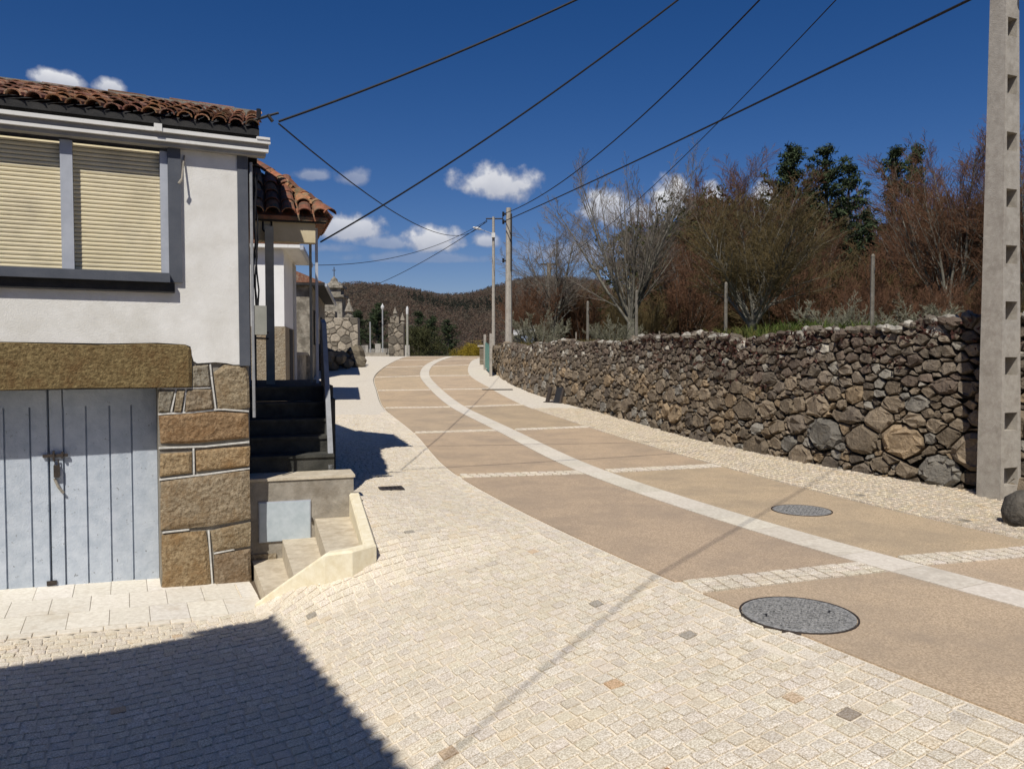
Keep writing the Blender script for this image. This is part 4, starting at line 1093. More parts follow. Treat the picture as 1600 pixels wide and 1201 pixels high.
# ------------------------------------------------------------------ cables
def cable(a,b,sag,r,label,n=28,group=None):
    a,b=V(a),V(b); pts=[]
    for i in range(n+1):
        t=i/n; p=a.lerp(b,t); p.z-=4*sag*t*(1-t); pts.append(p)
    m=MB(); m.tube(pts,r,5); tag(m.build('overhead_cable',M['cable'],origin=a),label,'cable','overhead cables')
cable((-2.30,7.85,3.90),POLE(8.0),.30,.0125,'thick black cable from the white house eaves up to the right')
cable((-2.66,11.0,3.17),POLE(8.4)+V((0,.05,.0)),.35,.0125,'black cable rising from the porch corner across the sky')
cable((-.36,30.95,7.1),POLE(8.4),.85,.015,'upper cable from the far concrete pole curving steeply up right')
cable((-.36,30.95,6.8),POLE(5.66),.06,.018,'straight lower cable from the far concrete pole to the notched pole')
cable((2.11,45,6.7),POLE(7.5),.7,.010,'thin cable from the crossarm pole passing over the bare trees')
cable((-2.30,7.85,3.88),(-1.1,35,7.6),.9,.0085,'thin sagging cable from the white house to the street lamp')
cable((-6.6,25.0,4.45),(-1.1,35,7.55),.55,.011,'thin cable from the stone house roof to the street lamp')
cable((-12.2,55,5.6),(-1.1,35,7.5),.45,.016,'cable from the bell tower to the street lamp')
cable((-.4,35,7.62),(-.36,30.95,7.1),.05,.02,'short cable linking the street lamp and far concrete pole')
cable((-1.75,-1.2,5.42),POLE(8.0),.15,.009,'cable above the viewer whose shadow crosses the road')

# ------------------------------------------------------------------ cemetery gate, bell tower at the crest
def gate_area():
    rng=random.Random(23)
    def ashlar_mass(parent,x0,x1,y0,y1,z0,z1,st=.42):
        pts=[]
        for rad in (.26,.19,.13,.10):
            for _ in range(260):
                p=(rng.uniform(x0,x1),rng.uniform(z0,z1),rad*rng.uniform(.85,1.15))
                if all((p[0]-q[0])**2*.6+(p[1]-q[1])**2>((p[2]+q[2])*.85)**2 for q in pts): pts.append(p)
        for (px,pz,pr) in pts:
            poly=[(x0,z0),(x1,z0),(x1,z1),(x0,z1)]
            for (qx,qz,qr) in pts:
                dx,dy=qx-px,qz-pz; D2=dx*dx+dy*dy
                if D2<1e-9 or D2>2.5: continue
                k=(D2+pr*pr-qr*qr)/2; new=[]; n=len(poly)
                for e in range(n):
                    P,Q2=poly[e],poly[(e+1)%n]; fp=(P[0]-px)*dx+(P[1]-pz)*dy-k; fq=(Q2[0]-px)*dx+(Q2[1]-pz)*dy-k
                    if fp<=0: new.append(P)
                    if fp*fq<0: t=fp/(fp-fq); new.append((P[0]+(Q2[0]-P[0])*t,P[1]+(Q2[1]-P[1])*t))
                poly=new
                if len(poly)<3: break
            if len(poly)<3: continue
            cx=sum(a for a,_ in poly)/len(poly); cz=sum(c for _,c in poly)/len(poly)
            t=rng.uniform(.55,1.55); w=rng.uniform(-.1,.1)
            m=MB(); m.relief([V((cx+(a-cx)*.92,y0,cz+(c-cz)*.90)) for a,c in poly],(w,-1,.1),rng.uniform(.04,.12),.25,.15,0,(.24*t,.215*t,.18*t),.02,rng,True); m.build('rubble_stone',M['stone'],parent)
        m=MB(); m.para((x0+.02,y0+.02,z0-.3),(x1-x0-.04,0,0),(0,y1-y0-.04,0),(0,0,z1-z0+.28)); m.build('wall_core',M['mortar'],parent)
    def pinnacle(parent,x,y,z,s=1):
        m=MB(); m.lathe((x,y,z),[(.30*s,0),(.30*s,.12*s),(.16*s,.2*s),(.14*s,.34*s),(.30*s,.42*s),(.24*s,.6*s),(.10*s,.95*s),(.05*s,1.05*s),(.09*s,1.15*s),(.01*s,1.28*s)],8); m.build('pinnacle',M['churchstone'],parent)
    zb=1.5
    a=thing('churchyard_wall','left stone gate wall of the churchyard topped by a pointed pinnacle','wall',(-10.7,50,zb))
    ashlar_mass(a,-12.3,-9.75,50,50.7,zb-.2,4.0); ashlar_mass(a,-12.3,-11.2,50.0,50.7,4.0,4.4)
    pinnacle(a,-10.4,50.35,4.0,.95)
    b=thing('churchyard_gate_pier','right stone gate pier of the churchyard with two white finials','gate pier',(-7.3,50,zb))
    ashlar_mass(b,-7.85,-6.85,50,50.6,zb-.2,3.6); ashlar_mass(b,-7.75,-7.15,50.05,50.55,3.6,4.05,.3)
    pinnacle(b,-7.45,50.3,4.05,.5); pinnacle(b,-6.98,50.3,3.6,.55)
    t=thing('bell_tower','small stone bell tower with corniced top and iron finial behind the eaves','tower',(-12.45,55,1.2))
    m=MB(); m.para((-13.1,54.6,1.0),(1.35,0,0),(0,1.2,0),(0,0,4.6)); m.build('shaft',M['churchstone'],t)
    for z,w in ((5.6,1.65),(6.25,1.5)):
        m=MB(); m.box((-12.42,55.2,z),w,w,.16); m.build('cornice',M['churchstone'],t)
    m=MB(); m.box((-12.42,55.2,5.76),1.15,1.1,.49); m.build('belfry',M['churchstone'],t)
    m=MB(); m.lathe((-12.42,55.2,6.41),[(.62,0),(.58,.12),(.30,.3),(.22,.5),(.1,.6),(.03,.7)],8); m.build('cupola',M['churchstone'],t)
    m=MB(); m.tube([(-12.42,55.2,7.05),(-12.42,55.2,7.75)],.03,5); m.tube([(-12.55,55.2,7.52),(-12.29,55.2,7.52)],.022,5); m.build('iron_cross',M['iron'],t)
    # iron gate leaf posts and bars
    g=thing('iron_gate','open iron gate with tall slim standards between the stone piers','gate',(-8.9,50.6,zb))
    for x,h,w in ((-9.1,4.0,0),(-8.3,4.75,1)):
        m=MB(); m.tube([(x,50.6,zb-.2),(x,50.6,h-.25)],.045,6); m.build('standard',M['railgrey'],g)
        if w: m=MB(); m.lathe((x,50.6,h-.25),[(.05,0),(.10,.1),(.12,.2),(.06,.3),(.01,.42)],8); m.build('finial',M['lamp'],g)
    for k in range(7):
        m=MB(); m.tube([(-9.65+k*.07+(k>3)*1.2,50.6,zb-.1),(-9.65+k*.07+(k>3)*1.2,50.6,2.6)],.018,4); m.build('gate_bar',M['iron'],g)
    m=MB(); m.tube([(-9.7,50.6,2.3),(-9.1,50.6,2.3)],.02,4); m.tube([(-8.25,50.6,2.3),(-7.9,50.6,2.3)],.02,4); m.build('gate_rail',M['iron'],g)
    p=thing('white_post','slim white topped post at the right edge of the churchyard pier','post',(-6.62,49.9,zb))
    m=MB(); m.tube([(-6.62,49.9,zb-.2),(-6.62,49.9,4.2)],.07,6); m.build('shaft',M['postgrey'],p)
    m=MB(); m.lathe((-6.62,49.9,4.2),[(.08,0),(.09,.3),(.06,.42),(.02,.5)],8); m.build('finial',M['lamp'],p)
    w=thing('grave_wall','low row of pale gravestones inside the churchyard gate','gravestones',(-8.8,55,1.2))
    x=-11
    while x<-7.4:
        s=rng.uniform(.35,.6); t=rng.uniform(.9,1.5); hh=rng.uniform(.7,1.3)
        m=MB(); m.para((x,54.8,1.2),(s*.92,0,0),(0,.3,0),(0,0,hh),(.28*t,.275*t,.265*t)); m.build('gravestone',M['stone'],w); x+=s
    st=thing('threshold_step','broad pale stone step below the churchyard gate','step',(-8.8,49.6,1.5))
    m=MB(); m.box((-8.9,49.3,1.42),2.6,1.0,.22); m.box((-8.9,49.7,1.64),2.0,.6,.13); m.build('tread',M['concrete'],st)
gate_area()

def shed():
    x,y,z=.62,40.5,1.85
    h=thing('garden_shed','small dark shed with blue sheet roof behind the far wall','shed',(x,y,z))
    m=MB(); m.box((x,y,z-.2),1.0,1.4,.95); m.build('wall',M['dark'],h)
    m=MB(); m.add([V((x-.55,y-.8,z+.72)),V((x+.55,y-.8,z+.95)),V((x+.55,y+.8,z+1.3)),V((x-.55,y+.8,z+1.05)),V((x-.55,y-.8,z+.76)),V((x+.55,y-.8,z+.99)),V((x+.55,y+.8,z+1.34)),V((x-.55,y+.8,z+1.09))],[(3,2,1,0),(4,5,6,7),(0,1,5,4),(1,2,6,5),(2,3,7,6),(3,0,4,7)]); m.build('roof',M['lamp'],h)
    m=MB(); m.quad(V((x-.2,y-.71,z+.7)),V((x+.45,y-.71,z+.1)),V((x+.45,y-.71,z+.75)),V((x-.2,y-.71,z+.75))); m.build('blue_sheet',M['blue'],h)
shed()

# ------------------------------------------------------------------ bare trees
def np_tubes(branches, nside):
    """Branches = list of (points array kx3, radii k). Returns verts, faces as arrays."""
    VV=[]; FF=[]; off=0
    ang=np.arange(nside)*2*np.pi/nside; ca,sa=np.cos(ang),np.sin(ang)
    for P,r in branches:
        k=len(P); T=np.gradient(P,axis=0); T/=np.linalg.norm(T,axis=1)[:,None]+1e-9
        ref=np.array([0,0,1.]) if abs(T[0,2])<.9 else np.array([1.,0,0])
        A=np.cross(T,ref); A/=np.linalg.norm(A,axis=1)[:,None]+1e-9; B=np.cross(T,A)
        ring=P[:,None,:]+(A[:,None,:]*ca[None,:,None]+B[:,None,:]*sa[None,:,None])*np.asarray(r)[:,None,None]
        VV.append(ring.reshape(-1,3))
        i=np.arange(k-1)[:,None]*nside; j=np.arange(nside)[None,:]; q=(j+1)%nside
        FF.append(np.stack([i+j,i+nside+j,i+nside+q,i+q],-1).reshape(-1,4)+off); off+=k*nside
    return np.concatenate(VV),np.concatenate(FF)
def np_mesh(name,v,f,m,tone=None):
    me=bpy.data.meshes.new(name); nf=len(f); w=f.shape[1]
    me.vertices.add(len(v)); me.vertices.foreach_set('co',v.astype(np.float32).ravel())
    me.loops.add(nf*w); me.loops.foreach_set('vertex_index',f.astype(np.int32).ravel())
    me.polygons.add(nf); me.polygons.foreach_set('loop_start',np.arange(nf,dtype=np.int32)*w)
    me.update(calc_edges=True); me.materials.append(m)
    if tone is not None:
        at=me.color_attributes.new('tone','FLOAT_COLOR','POINT'); at.data.foreach_set('color',np.c_[tone,np.ones(len(tone))].astype(np.float32).ravel())
    return me
def grow_tree(seed, H, cfg):
    rng=np.random.default_rng(seed); lv=[[],[],[],[],[]]
    def rot(d,ang):
        a=rng.normal(size=3); a-=d*np.dot(a,d); a/=np.linalg.norm(a)+1e-9
        return d*np.cos(ang)+a*np.sin(ang)
    def grow(p,d,L,r,level):
        k=[9,7,5,4,3][level]; P=[p]; q=p.copy(); d=d/np.linalg.norm(d)
        trop=cfg['trop'][level]; wob=cfg['wob'][level]
        for i in range(k-1):
            d=d+rng.normal(size=3)*wob+np.array([0,0,trop]); d/=np.linalg.norm(d); q=q+d*L/(k-1); P.append(q.copy())
        P=np.array(P); tt=np.linspace(0,1,k); rad=r*(1-tt*(1-cfg['taper'][level]))
        lv[level].append((P,np.maximum(rad,cfg['rmin'])))
        if level>=cfg['depth']: return
        n=cfg['n'][level]; n=max(1,int(n*rng.uniform(.75,1.25)*(min(1.2,.45+L/cfg['ref'][level]))))
        for c in range(n):
            t=cfg['start'][level]+(1-cfg['start'][level])*((c+rng.uniform(0,1))/n); t=min(t,.98)
            f=t*(k-1); i=int(f); pp=P[i]+(P[min(i+1,k-1)]-P[i])*(f-i); dd=P[min(i+1,k-1)]-P[max(i-1,0)] if i<k-1 else P[-1]-P[-2]; dd=dd/np.linalg.norm(dd)
            ln=L*cfg['ratio'][level]*(1-.55*t)*rng.uniform(.65,1.25)
            grow(pp,rot(dd,cfg['ang'][level]*rng.uniform(.65,1.35)),ln,max(cfg['rmin'],r*(1-t*(1-cfg['taper'][level]))*cfg['rr'][level]),level+1)
    bole=cfg.get('bole',0)
    if bole: lv[0].append((np.array([[0,0,-.2],[.02,0,bole*.5],[0,.02,bole*1.08]]),np.array([cfg['br']*1.25,cfg['br'],cfg['br']*.85])))
    for s in range(cfg['stems']):
        a=s*2.4+rng.uniform(-.3,.3); sp=cfg['spread']*rng.uniform(.15,1.15) if cfg['stems']>1 else cfg['spread']*.3
        d=np.array([np.cos(a)*sp,np.sin(a)*sp,1.]); base=(np.array([np.cos(a)*.12,np.sin(a)*.12,-.15])*min(1,cfg['stems']-1)+np.array([0,0,-.15])) if not bole else np.array([np.cos(a)*.06,np.sin(a)*.06,bole*rng.uniform(.7,1.05)])
        grow(base,d,H*rng.uniform(.8,1.03)*cfg.get('stemlen',1),cfg['r0']*rng.uniform(.75,1.1),0)
    zm=max(P[:,2].max() for l in lv for P,r in l); k=H/zm
    return [[(P*np.array([1,1,k]) if k<1 else P*k,r) for P,r in l] for l in lv]
BASE=dict(trop=[.05,.10,.08,.05,.03],wob=[.06,.10,.14,.18,.2],taper=[.25,.25,.3,.5,.7],rmin=.0075,depth=3,n=[12,8,6,3],ref=[7,2.6,1.2,.6],start=[.22,.2,.15,.1],ratio=[.42,.46,.5,.5],ang=[.75,.65,.65,.6],rr=[.5,.5,.55,.6],stems=1,spread=.3,r0=.16)
def tree_meshes(seed,H,cfg,barkm,twigm,split=1):
    lv=grow_tree(seed,H,cfg)
    v,f=np_tubes([b for l in range(split+1) for b in lv[l]],5); tr=np_mesh('trunk',v,f,M[barkm])
    v,f=np_tubes([b for l in range(split+1,5) for b in lv[l]],3); cr=np_mesh('crown',v,f,M[twigm])
    return tr,cr
def place_tree(name,label,cat,tr,cr,loc,rz=0,sc=1,group=None):
    h=thing(name,label,cat,loc,group); h.rotation_euler=(0,0,rz); h.scale=(sc,sc,sc) if not isinstance(sc,tuple) else sc
    for nm,me in (('trunk',tr),('crown',cr)):
        if me is None: continue
        o=bpy.data.objects.new(nm,me); C.objects.link(o); o.parent=h
    return h
def at_px(px,D): return (px-800)/1230*D
def fz(x,y): return field_z(x,y,max(.3,x-wx(min(y,37.2))))

def trees():
    LOW=[.022,.03,.05,.08,.12]
    def cf(**k): c=dict(BASE); c.update(wob=LOW,taper=[.16,.25,.35,.5,.7]); c.update(k); return c
    c=cf(stems=5,spread=.24,bole=1.6,br=.14,n=[12,10,7,3],r0=.08,rmin=.005,ratio=[.55,.52,.5,.5],ang=[.70,.6,.6,.6],start=[.06,.15,.15,.1],trop=[.03,.06,.04,.03,.02])
    place_tree('bare_tree','slender bare tree with open crown just right of the far concrete pole','tree',*tree_meshes(101,7.8,c,'bark','twiggrey'),(at_px(866,42),42,1.9))
    c=cf(stems=16,spread=.52,bole=1.9,br=.2,n=[9,7,6,3],trop=[.03,.05,.04,.03,.02],ang=[.40,.42,.5,.55],r0=.07,rmin=.005,start=[.08,.12,.1,.1],ratio=[.42,.5,.5,.5])
    place_tree('bare_tree','tall bare tree with many upright forked stems against the white cloud','tree',*tree_meshes(102,9.0,c,'bark','twiggrey'),(at_px(985,36),36,1.9))
    c=cf(stems=12,spread=.95,bole=1.3,br=.17,n=[13,11,8,3],rmin=.0055,trop=[.06,.07,.05,.04,.03],ang=[.55,.6,.65,.6],wob=[.06,.07,.09,.1,.12],r0=.07,start=[.15,.12,.1,.1],ratio=[.50,.5,.5,.5])
    place_tree('bare_tree','broad olive brown bare tree with lichen covered spreading limbs','tree',*tree_meshes(103,6.3,c,'bark','twigolive'),(at_px(1175,30),30,1.9))
    c=cf(stems=9,spread=.46,bole=1.6,br=.17,wob=[.04,.06,.08,.1,.12],n=[12,10,7,3],rmin=.0055,r0=.085,trop=[.04,.07,.05,.04,.03],ang=[.48,.5,.55,.6],start=[.1,.12,.1,.1],ratio=[.50,.5,.5,.5])
    rt=tree_meshes(104,10,c,'bark','twigred')
    place_tree('bare_tree','tall reddish bare tree left of the notched concrete pole','tree',*rt,(at_px(1478,34),34,2.0),.4,.98)
    place_tree('bare_tree','reddish bare tree partly hidden right of the notched concrete pole','tree',*rt,(at_px(1605,32),32,2.0),2.1,.92)
    place_tree('bare_tree','reddish bare tree rising behind the broad olive brown tree','tree',*rt,(at_px(1165,50),50,2.4),3.3,(1.25,1.25,1.25))
    place_tree('bare_tree','brown bare tree between the pines and the tall reddish tree','tree',*rt,(at_px(1425,44),44,2.4),5.0,(.9,.9,.96))
    place_tree('bare_tree','low reddish bare tree left of the broad olive brown tree','tree',*rt,(at_px(1090,46),46,2.3),1.0,(.8,.8,.72))
    place_tree('bare_tree','reddish bare tree in front of the tufted pines','tree',*rt,(at_px(1250,47),47,2.3),4.1,(.9,.9,.80))
    # lichen shrubs near the wall
    c=dict(BASE); c.update(stems=9,spread=1.1,n=[10,8,5,3],r0=.04,rmin=.006,ref=[2,.8,.4,.3],ratio=[.5,.5,.5,.5])
    ls=tree_meshes(105,1.9,c,'bark','twigpale',0)
    place_tree('lichen_shrub','pale lichen covered shrub standing left of the tall weathered post','shrub',*ls,(at_px(1305,20),20,1.9),.3,.72)
    place_tree('lichen_shrub','pale scrubby shrub at the foot of the slender bare tree','shrub',*ls,(at_px(840,37),37,1.9),1.2,(1.2,1.2,1.1))
    place_tree('lichen_shrub','pale tangled shrub at the foot of the tall forked tree','shrub',*ls,(at_px(955,33),33,1.9),2.2,(.9,.9,.8))
    place_tree('lichen_shrub','pale shrub between the tall weathered post and the notched pole','shrub',*ls,(at_px(1430,19),19,1.95),3.9,(.8,.8,.62))
    # thicket of red and olive bushes
    kinds=[]
    for sd,tw,hh in ((111,'twigred',4.2),(112,'twigred',5.2),(113,'twigolive',4.8)):
        c=dict(BASE); c.update(stems=15,spread=.75,n=[9,8,5,3],r0=.04,rmin=.008,ref=[4.5,1.6,.8,.4],ratio=[.52,.5,.5,.5],ang=[.5,.55,.6,.6],start=[.1,.1,.1,.1],wob=[.04,.06,.08,.1,.12])
        kinds.append((tree_meshes(sd,hh,c,'darkbark',tw,0),tw))
    rng=random.Random(31)
    spots=[]
    for D,step,j in ((27,95,0),(36,62,.3),(44,48,.6),(54,42,.2),(66,40,.8)):
        px=835+j*step if D>30 else 1000
        if D==44: px=815
        while px<1660:
            spots.append((px+rng.uniform(-14,14),D+rng.uniform(-3,3),D)); px+=step*rng.uniform(.8,1.2)
    for px,D,row in spots:
        if row==27 and px<1260: continue
        if row==36 and px<1290: continue
        kk=1 if rng.random()<.30 else (0 if rng.random()<.62 else 2)
        (tr,cr),tw=kinds[kk]
        tgt={27:458,36:430,44:395,54:345 if px>1040 else 400,66:318 if px>1040 else 400}[row]+rng.uniform(-24,26)
        if px<1050: tgt=max(tgt,448+rng.uniform(-10,25))
        if 1335<px<1400: tgt=max(tgt,392)
        x=at_px(px,D); z0=fz(x,D)-.1; top=EYE+(555-tgt)/1230*D; sc=max(.45,(top-z0)/[4.2,5.2,4.8][kk]/.92)
        place_tree('thicket_bush','olive brown leafless bush in the thicket behind the wall' if kk==2 else 'reddish brown leafless bush in the thicket behind the wall','bush',tr,cr,(x,D,z0),rng.uniform(0,6.28),(min(sc,1.5)*rng.uniform(.9,1.2),)*2+(sc,),'olive thicket bushes' if kk==2 else 'reddish thicket bushes')
trees()

# ------------------------------------------------------------------ conifers and evergreen clumps
def leaf_cards(rng,centres,size,spread,n,tone_fn,flat=.6,thin=1.0,up=0):
    """Small random triangles scattered round each centre."""
    Cn=np.repeat(centres,n,axis=0); k=len(Cn)
    Cn=Cn+rng.normal(size=(k,3))*spread*np.array([1,1,flat])
    a=rng.normal(size=(k,3))+np.array([0,0,up]); a/=np.linalg.norm(a,axis=1)[:,None]; b=np.cross(a,rng.normal(size=(k,3))); b/=np.linalg.norm(b,axis=1)[:,None]+1e-9; b*=thin
    s=size*rng.uniform(.6,1.4,size=(k,1))
    v=np.stack([Cn-a*s*.5-b*s*.3,Cn+a*s*.6,Cn-a*s*.4+b*s*.45],1).reshape(-1,3)
    f=np.arange(k*3).reshape(-1,3); t=np.repeat(tone_fn(Cn,rng),3,axis=0); return v,f,t
def conifer(seed,H,wid,open_=.3):
    rng=np.random.default_rng(seed); cs=[]; br=[]
    z=H*.10
    while z<H:
        k=z/H; rmax=wid*(1-k)**.62*(.55+.45*min(1,k/.2)); n=5 if k<.9 else 3; a0=rng.uniform(0,6.28)
        for i in range(n):
            if rng.random()<open_*.5: continue
            a=a0+i*6.28/n+rng.normal()*.3; L=max(.25,rmax*rng.uniform(.35,1.15)); up=.35+.7*k
            m=max(3,int(L/.26)); t=np.linspace(.30,1,m)
            P=np.stack([np.cos(a)*L*t,np.sin(a)*L*t,z+L*t*up-.12*L*np.sin(t*3.1)],1); cs.append(P)
            br.append((np.array([[0,0,z],P[m//2],P[-1]]),np.array([.04,.025,.012])))
        z+=H*.047*rng.uniform(.6,1.4)
    cs.append(np.array([[0,0,H-.2],[0,0,H],[0,0,H+.15]]))
    v,f,t=leaf_cards(rng,np.concatenate(cs),.23,.10,40,lambda c,r: (r.uniform(.6,1.45,size=(len(c),1))*np.array([[1,1,1.]])),.7,.3,.8)
    cr=np_mesh('crown',v,f,M['needle'],t)
    v,f=np_tubes([(np.array([[0,0,-.3],[.05,0,H*.5],[0,0,H]]),np.array([.22,.12,.02]))]+br,5)
    return np_mesh('trunk',v,f,M['darkbark']),cr
def evergreen(seed,H,W,mname='leaf',n=260,size=.26):
    rng=np.random.default_rng(seed)
    pts=[]
    lobes=[(rng.normal(size=2)*W*.35,H*rng.uniform(.35,.9),W*rng.uniform(.28,.5)) for _ in range(12)]
    for (xy,z,r) in lobes:
        d=rng.normal(size=(n//12*3,3)); d/=np.linalg.norm(d,axis=1)[:,None]; rr=r*rng.uniform(.55,1.1,size=(len(d),1))
        p=d*rr*np.array([1,1,1.25])+np.array([xy[0],xy[1],z]); pts.append(p[p[:,2]>.1])
    v,f,t=leaf_cards(rng,np.concatenate(pts),size*.62,.2,20,lambda c,r:(r.uniform(.55,1.5,size=(len(c),1))*np.array([[1,1,1.]])))
    cr=np_mesh('crown',v,f,M[mname],t)
    br=[(np.array([[0,0,-.3],[xy[0]*.4,xy[1]*.4,z*.5],[xy[0],xy[1],z]]),np.array([.12,.08,.02])) for xy,z,r in lobes]
    v,f=np_tubes(br,5); return np_mesh('trunk',v,f,M['darkbark']),cr
def greens():
    k=[conifer(201,10,2.3,.5),conifer(202,10,2.7,.8),conifer(203,10,2.1,.9)]
    for i,(px,D,top,kk,rz,w,lab) in enumerate((
        (1232,52,236,0,0,1.5,'dark pine with brownish flanks left of the clustered pines'),
        (1287,52,242,1,1,1.45,'dark open pine with tufted top in the middle of the thicket'),
        (1322,53,266,2,2,1.35,'slimmer dark pine leaning right of the tufted pine'),
        (1300,60,330,1,4,1.2,'low bushy pine filling the gap below the tufted pine'),
        (1352,62,330,0,3,1.1,'low dark pine at the bottom of the blue gap'),
        (1392,54,240,2,4,1.5,'dark pine on the right side of the blue gap'),
        (1425,62,236,0,5,1.0,'dark pine behind the tall reddish tree'),
        (1260,62,290,1,6,1.1,'dark pine hidden between the two taller pines'),
        (1535,60,330,0,2,1.2,'dark pine seen low behind the notched concrete pole'),
        (1586,58,345,1,1,1.2,'dark pine low at the right edge behind the pole'))):
        x=at_px(px,D); z0=2.6; H=EYE+(555-top)/1230*D-z0; s=H/10
        place_tree('pine_tree',lab,'pine tree',*k[kk],(x,D,z0),rz,(s*w,s*w,s))
    e=[evergreen(211,6,3.2),evergreen(212,6,2.6)]
    for i,(px,D,top,w,kk,lab) in enumerate((
        (1075,58,318,1.0,0,'olive green ivy clad tree right of the tall forked tree'),
        (1050,50,395,1.0,1,'dark green bush low behind the tall forked tree'),
        (1190,60,300,1.3,1,'olive green evergreen tree behind the broad bare tree'),
        (1120,58,352,1.1,0,'dark evergreen bush left of the broad bare tree'),
        (1340,55,400,1.0,1,'dark evergreen bush below the pines'),
        (930,52,462,.8,0,'dark green bush between the two tall bare trees'),
        (1555,50,380,1.0,0,'evergreen bush behind the notched concrete pole'),
        (1500,56,360,1.1,1,'evergreen bush behind the tall reddish tree'),
        (825,43,508,.45,1,'small dark bush beside the garden shed'),
        (1250,48,450,.8,0,'low evergreen bush in the thicket under the pines'))):
        x=at_px(px,D); z0=2.3 if D>44 else 1.9; H=EYE+(555-top)/1230*D-z0; s=max(.3,H/6.6)
        place_tree('evergreen_tree' if s>.7 else 'evergreen_bush',lab,'tree' if s>.7 else 'bush',*e[kk],(x,D,z0),i*1.3,(s*w,s*w,s))
    # over the crest by the gate
    for i,(px,D,top,kk,lab) in enumerate(((676,95,496,0,'small dark conifer beyond the crest nearest the churchyard'),(700,90,503,1,'small dark conifer beyond the crest in the middle of three'),(655,100,490,2,'tallest small conifer beyond the crest behind the white post'),(590,100,478,1,'dark conifer behind the churchyard gate'),(560,105,488,0,'dark conifer behind the left churchyard wall'))):
        x=at_px(px,D); z0=zr(D)-.5; H=EYE+(555-top)/1230*D-z0; s=H/10
        place_tree('pine_tree',lab,'pine tree',*k[kk],(x,D,z0),i*1.1,(s*1.6,s*1.6,s))
    gz1=evergreen(213,3,2.4,'gorse',200,.16)
    for i,(px,D,top,lab) in enumerate(((745,62,540,'yellow flowering gorse bush at the end of the road by the wall'),(728,66,545,'lower yellow gorse bush left of the wall end'))):
        x=at_px(px,D); z0=zr(D)-.2; s=max(.3,(EYE+(555-top)/1230*D-z0)/3.2); place_tree('gorse_bush',lab,'bush',*gz1,(x,D,z0),i*2,(s*1.1,s*1.1,s))
    br=evergreen(214,3,2.6,'leaf',200,.2); x=at_px(652,57); place_tree('dark_bush','dark shaded bush right of the white churchyard post','bush',*br,(x,57,1.0),.5,(.65,.65,.75))
greens()

# ------------------------------------------------------------------ hillside wood, grass, brambles
def hill_wood():
    rng=np.random.default_rng(301); n=15000
    az=np.where(rng.random(n)<.75,rng.uniform(-.32,.12,n),rng.uniform(-.7,.75,n)); D=130+460*rng.random(n)**.8
    x=np.tan(az)*D; y=D
    z=np.array([far_z(a,b) for a,b in zip(x,y)])
    ridge=(y>548)&(rng.random(n)<.75)
    patch=(np.sin(x*.035+y*.021)+np.sin(x*.013-y*.03+2)>1.5)
    dark=ridge|(patch&(rng.random(n)<.65))
    h=np.where(dark,rng.uniform(4,7.5,n),rng.uniform(3.5,6.5,n)); w=np.where(dark,1.7,2.2)
    k=40; th=rng.uniform(0,6.28,(n,k)); u=rng.random((n,k)); rr=np.where(dark[:,None],(1-u)**.8,np.sqrt(np.clip(1-(2*u-1)**2,0,1)))*rng.uniform(.5,1,(n,k))
    c=np.stack([x[:,None]+np.cos(th)*rr*w[:,None],y[:,None]+np.sin(th)*rr*w[:,None],z[:,None]+h[:,None]*(.12+.88*u)],-1).reshape(-1,3)
    m=len(c); a=rng.normal(size=(m,3)); a/=np.linalg.norm(a,axis=1)[:,None]; b=np.cross(a,rng.normal(size=(m,3))); b/=np.linalg.norm(b,axis=1)[:,None]+1e-9
    s=rng.uniform(.38,.8,(m,1))
    v=np.stack([c-a*s*.5-b*s*.35,c+a*s*.6,c-a*s*.4+b*s*.45],1).reshape(-1,3)
    col=np.where(dark[:,None],np.array([[.048,.054,.040]]),np.array([[.175,.13,.095]]))
    mixc=rng.random((n,1)); col=np.where((~dark[:,None])&(mixc<.3),np.array([[.15,.128,.095]]),col); col=np.where((~dark[:,None])&(mixc>.85),np.array([[.18,.115,.085]]),col)
    col=col*rng.uniform(.9,1.12,(n,1)); col=np.repeat(col,k,axis=0)*rng.uniform(.88,1.12,(m,1)); t=np.repeat(col,3,axis=0)
    o=bpy.data.objects.new('hillside_wood',np_mesh('hillside_wood',v,np.arange(m*3).reshape(-1,3),M['forest'],t)); C.objects.link(o)
    tag(o,'brown leafless wood with dark pines covering the far hillside','wood',kind='stuff')
hill_wood()
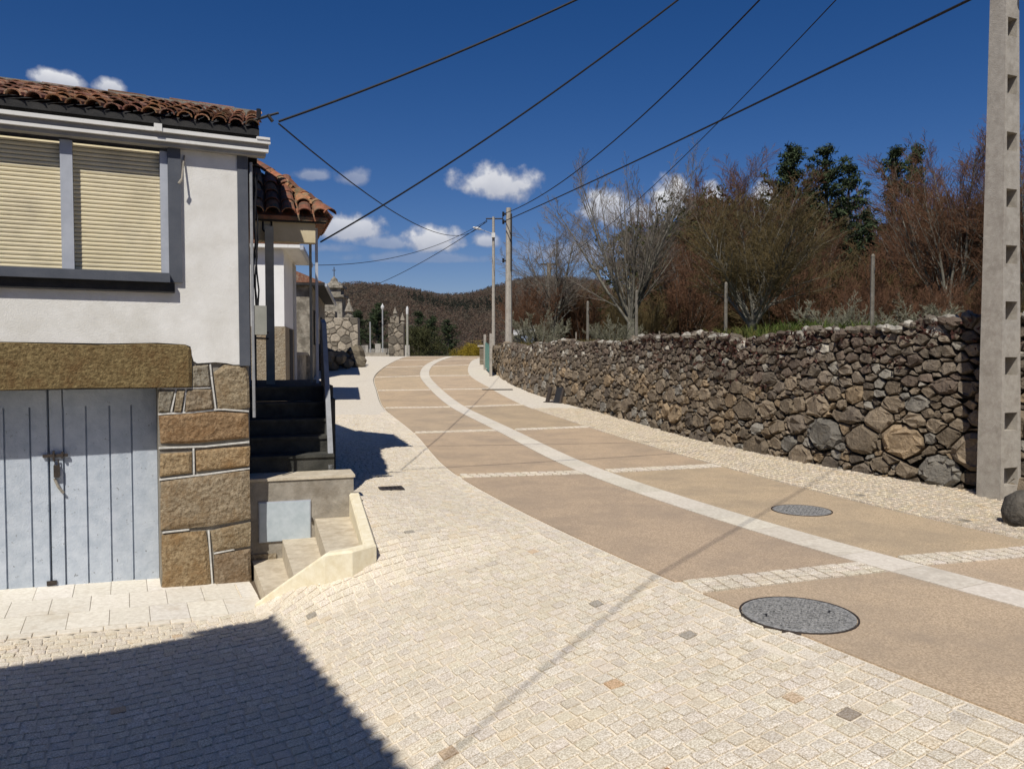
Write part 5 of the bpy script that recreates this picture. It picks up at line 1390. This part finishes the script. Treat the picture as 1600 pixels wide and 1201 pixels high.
def grasses():
    rng=np.random.default_rng(302); n=15000
    # field grass: tufts of bent blades behind the wall top
    y=9.0+28*rng.random(n)**1.4; off=.35+7*rng.random(n)**1.6; x=np.array([wx(b) for b in y])+off
    z=np.array([field_z(a,b,o) for a,b,o in zip(x,y,off)])-.03
    green=np.exp(-((x-5.6)**2/3+(y-14.2)**2/9)); h=rng.uniform(.06,.2,n)*(1+.5*green)
    a=rng.uniform(0,6.28,n); w=.010+.006*rng.random(n)
    dx,dy=np.cos(a),np.sin(a); lean=rng.normal(size=(n,2))*.5
    B=np.stack([x,y,z],1); side=np.stack([dx,dy,0*dx],1)*w[:,None]
    mid=B+np.stack([lean[:,0]*h*.3,lean[:,1]*h*.3,h*.6],1); tip=B+np.stack([lean[:,0]*h,lean[:,1]*h,h],1)
    v=np.stack([B-side,B+side,mid+side*.7,mid-side*.7,tip,tip+side*.1],1).reshape(-1,3)
    base=np.arange(n)[:,None]*6; f=np.concatenate([base+np.array([[0,1,2,3]]),base+np.array([[3,2,5,4]])],0)
    g=np.clip(green*1.2+rng.normal(size=n)*.2,0,1)[:,None]
    t=(np.array([[1.35,.95,.9]])*(1-g)+np.array([[.9,1.25,.7]])*g)*rng.uniform(.7,1.3,(n,1)); t=np.repeat(t,6,axis=0)
    o=bpy.data.objects.new('field_grass',np_mesh('field_grass',v,f,M['grass'],t)); C.objects.link(o)
    tag(o,'rough grass growing along the top of the stone wall','grass',kind='stuff')
    # brambles hanging over the wall top
    n=0; cs=[]
    for (s,wd,dn,k) in ((4.6,1.5,.4,60),(7.2,1.8,.45,110),(9.2,1.8,.45,100),(11.8,2,.4,50)):
        for _ in range(k):
            ss=s+WS0+.6+rng.normal()*wd*.45; p,d,nn=WALL_AT(max(WS0,min(WS1,ss))); h=WTOP(ss,p.y)-abs(rng.normal())*dn*.6+.05
            hh=h-gz(p.x,p.y); q=p+nn*(-.10*hh+rng.uniform(.0,.07)); cs.append((q.x,q.y,h))
    v,f,t=leaf_cards(rng,np.array(cs),.055,.045,5,lambda c,r:r.uniform(.5,1.5,size=(len(c),1))*np.array([[1,1,1.]]))
    o=bpy.data.objects.new('bramble',np_mesh('bramble',v,f,M['bramble'],t)); C.objects.link(o)
    tag(o,'dark red bramble leaves hanging over the wall top','bramble',kind='stuff')
grasses()

print('triangles',sum(sum(len(p.vertices)-2 for p in me.polygons) for me in bpy.data.meshes))
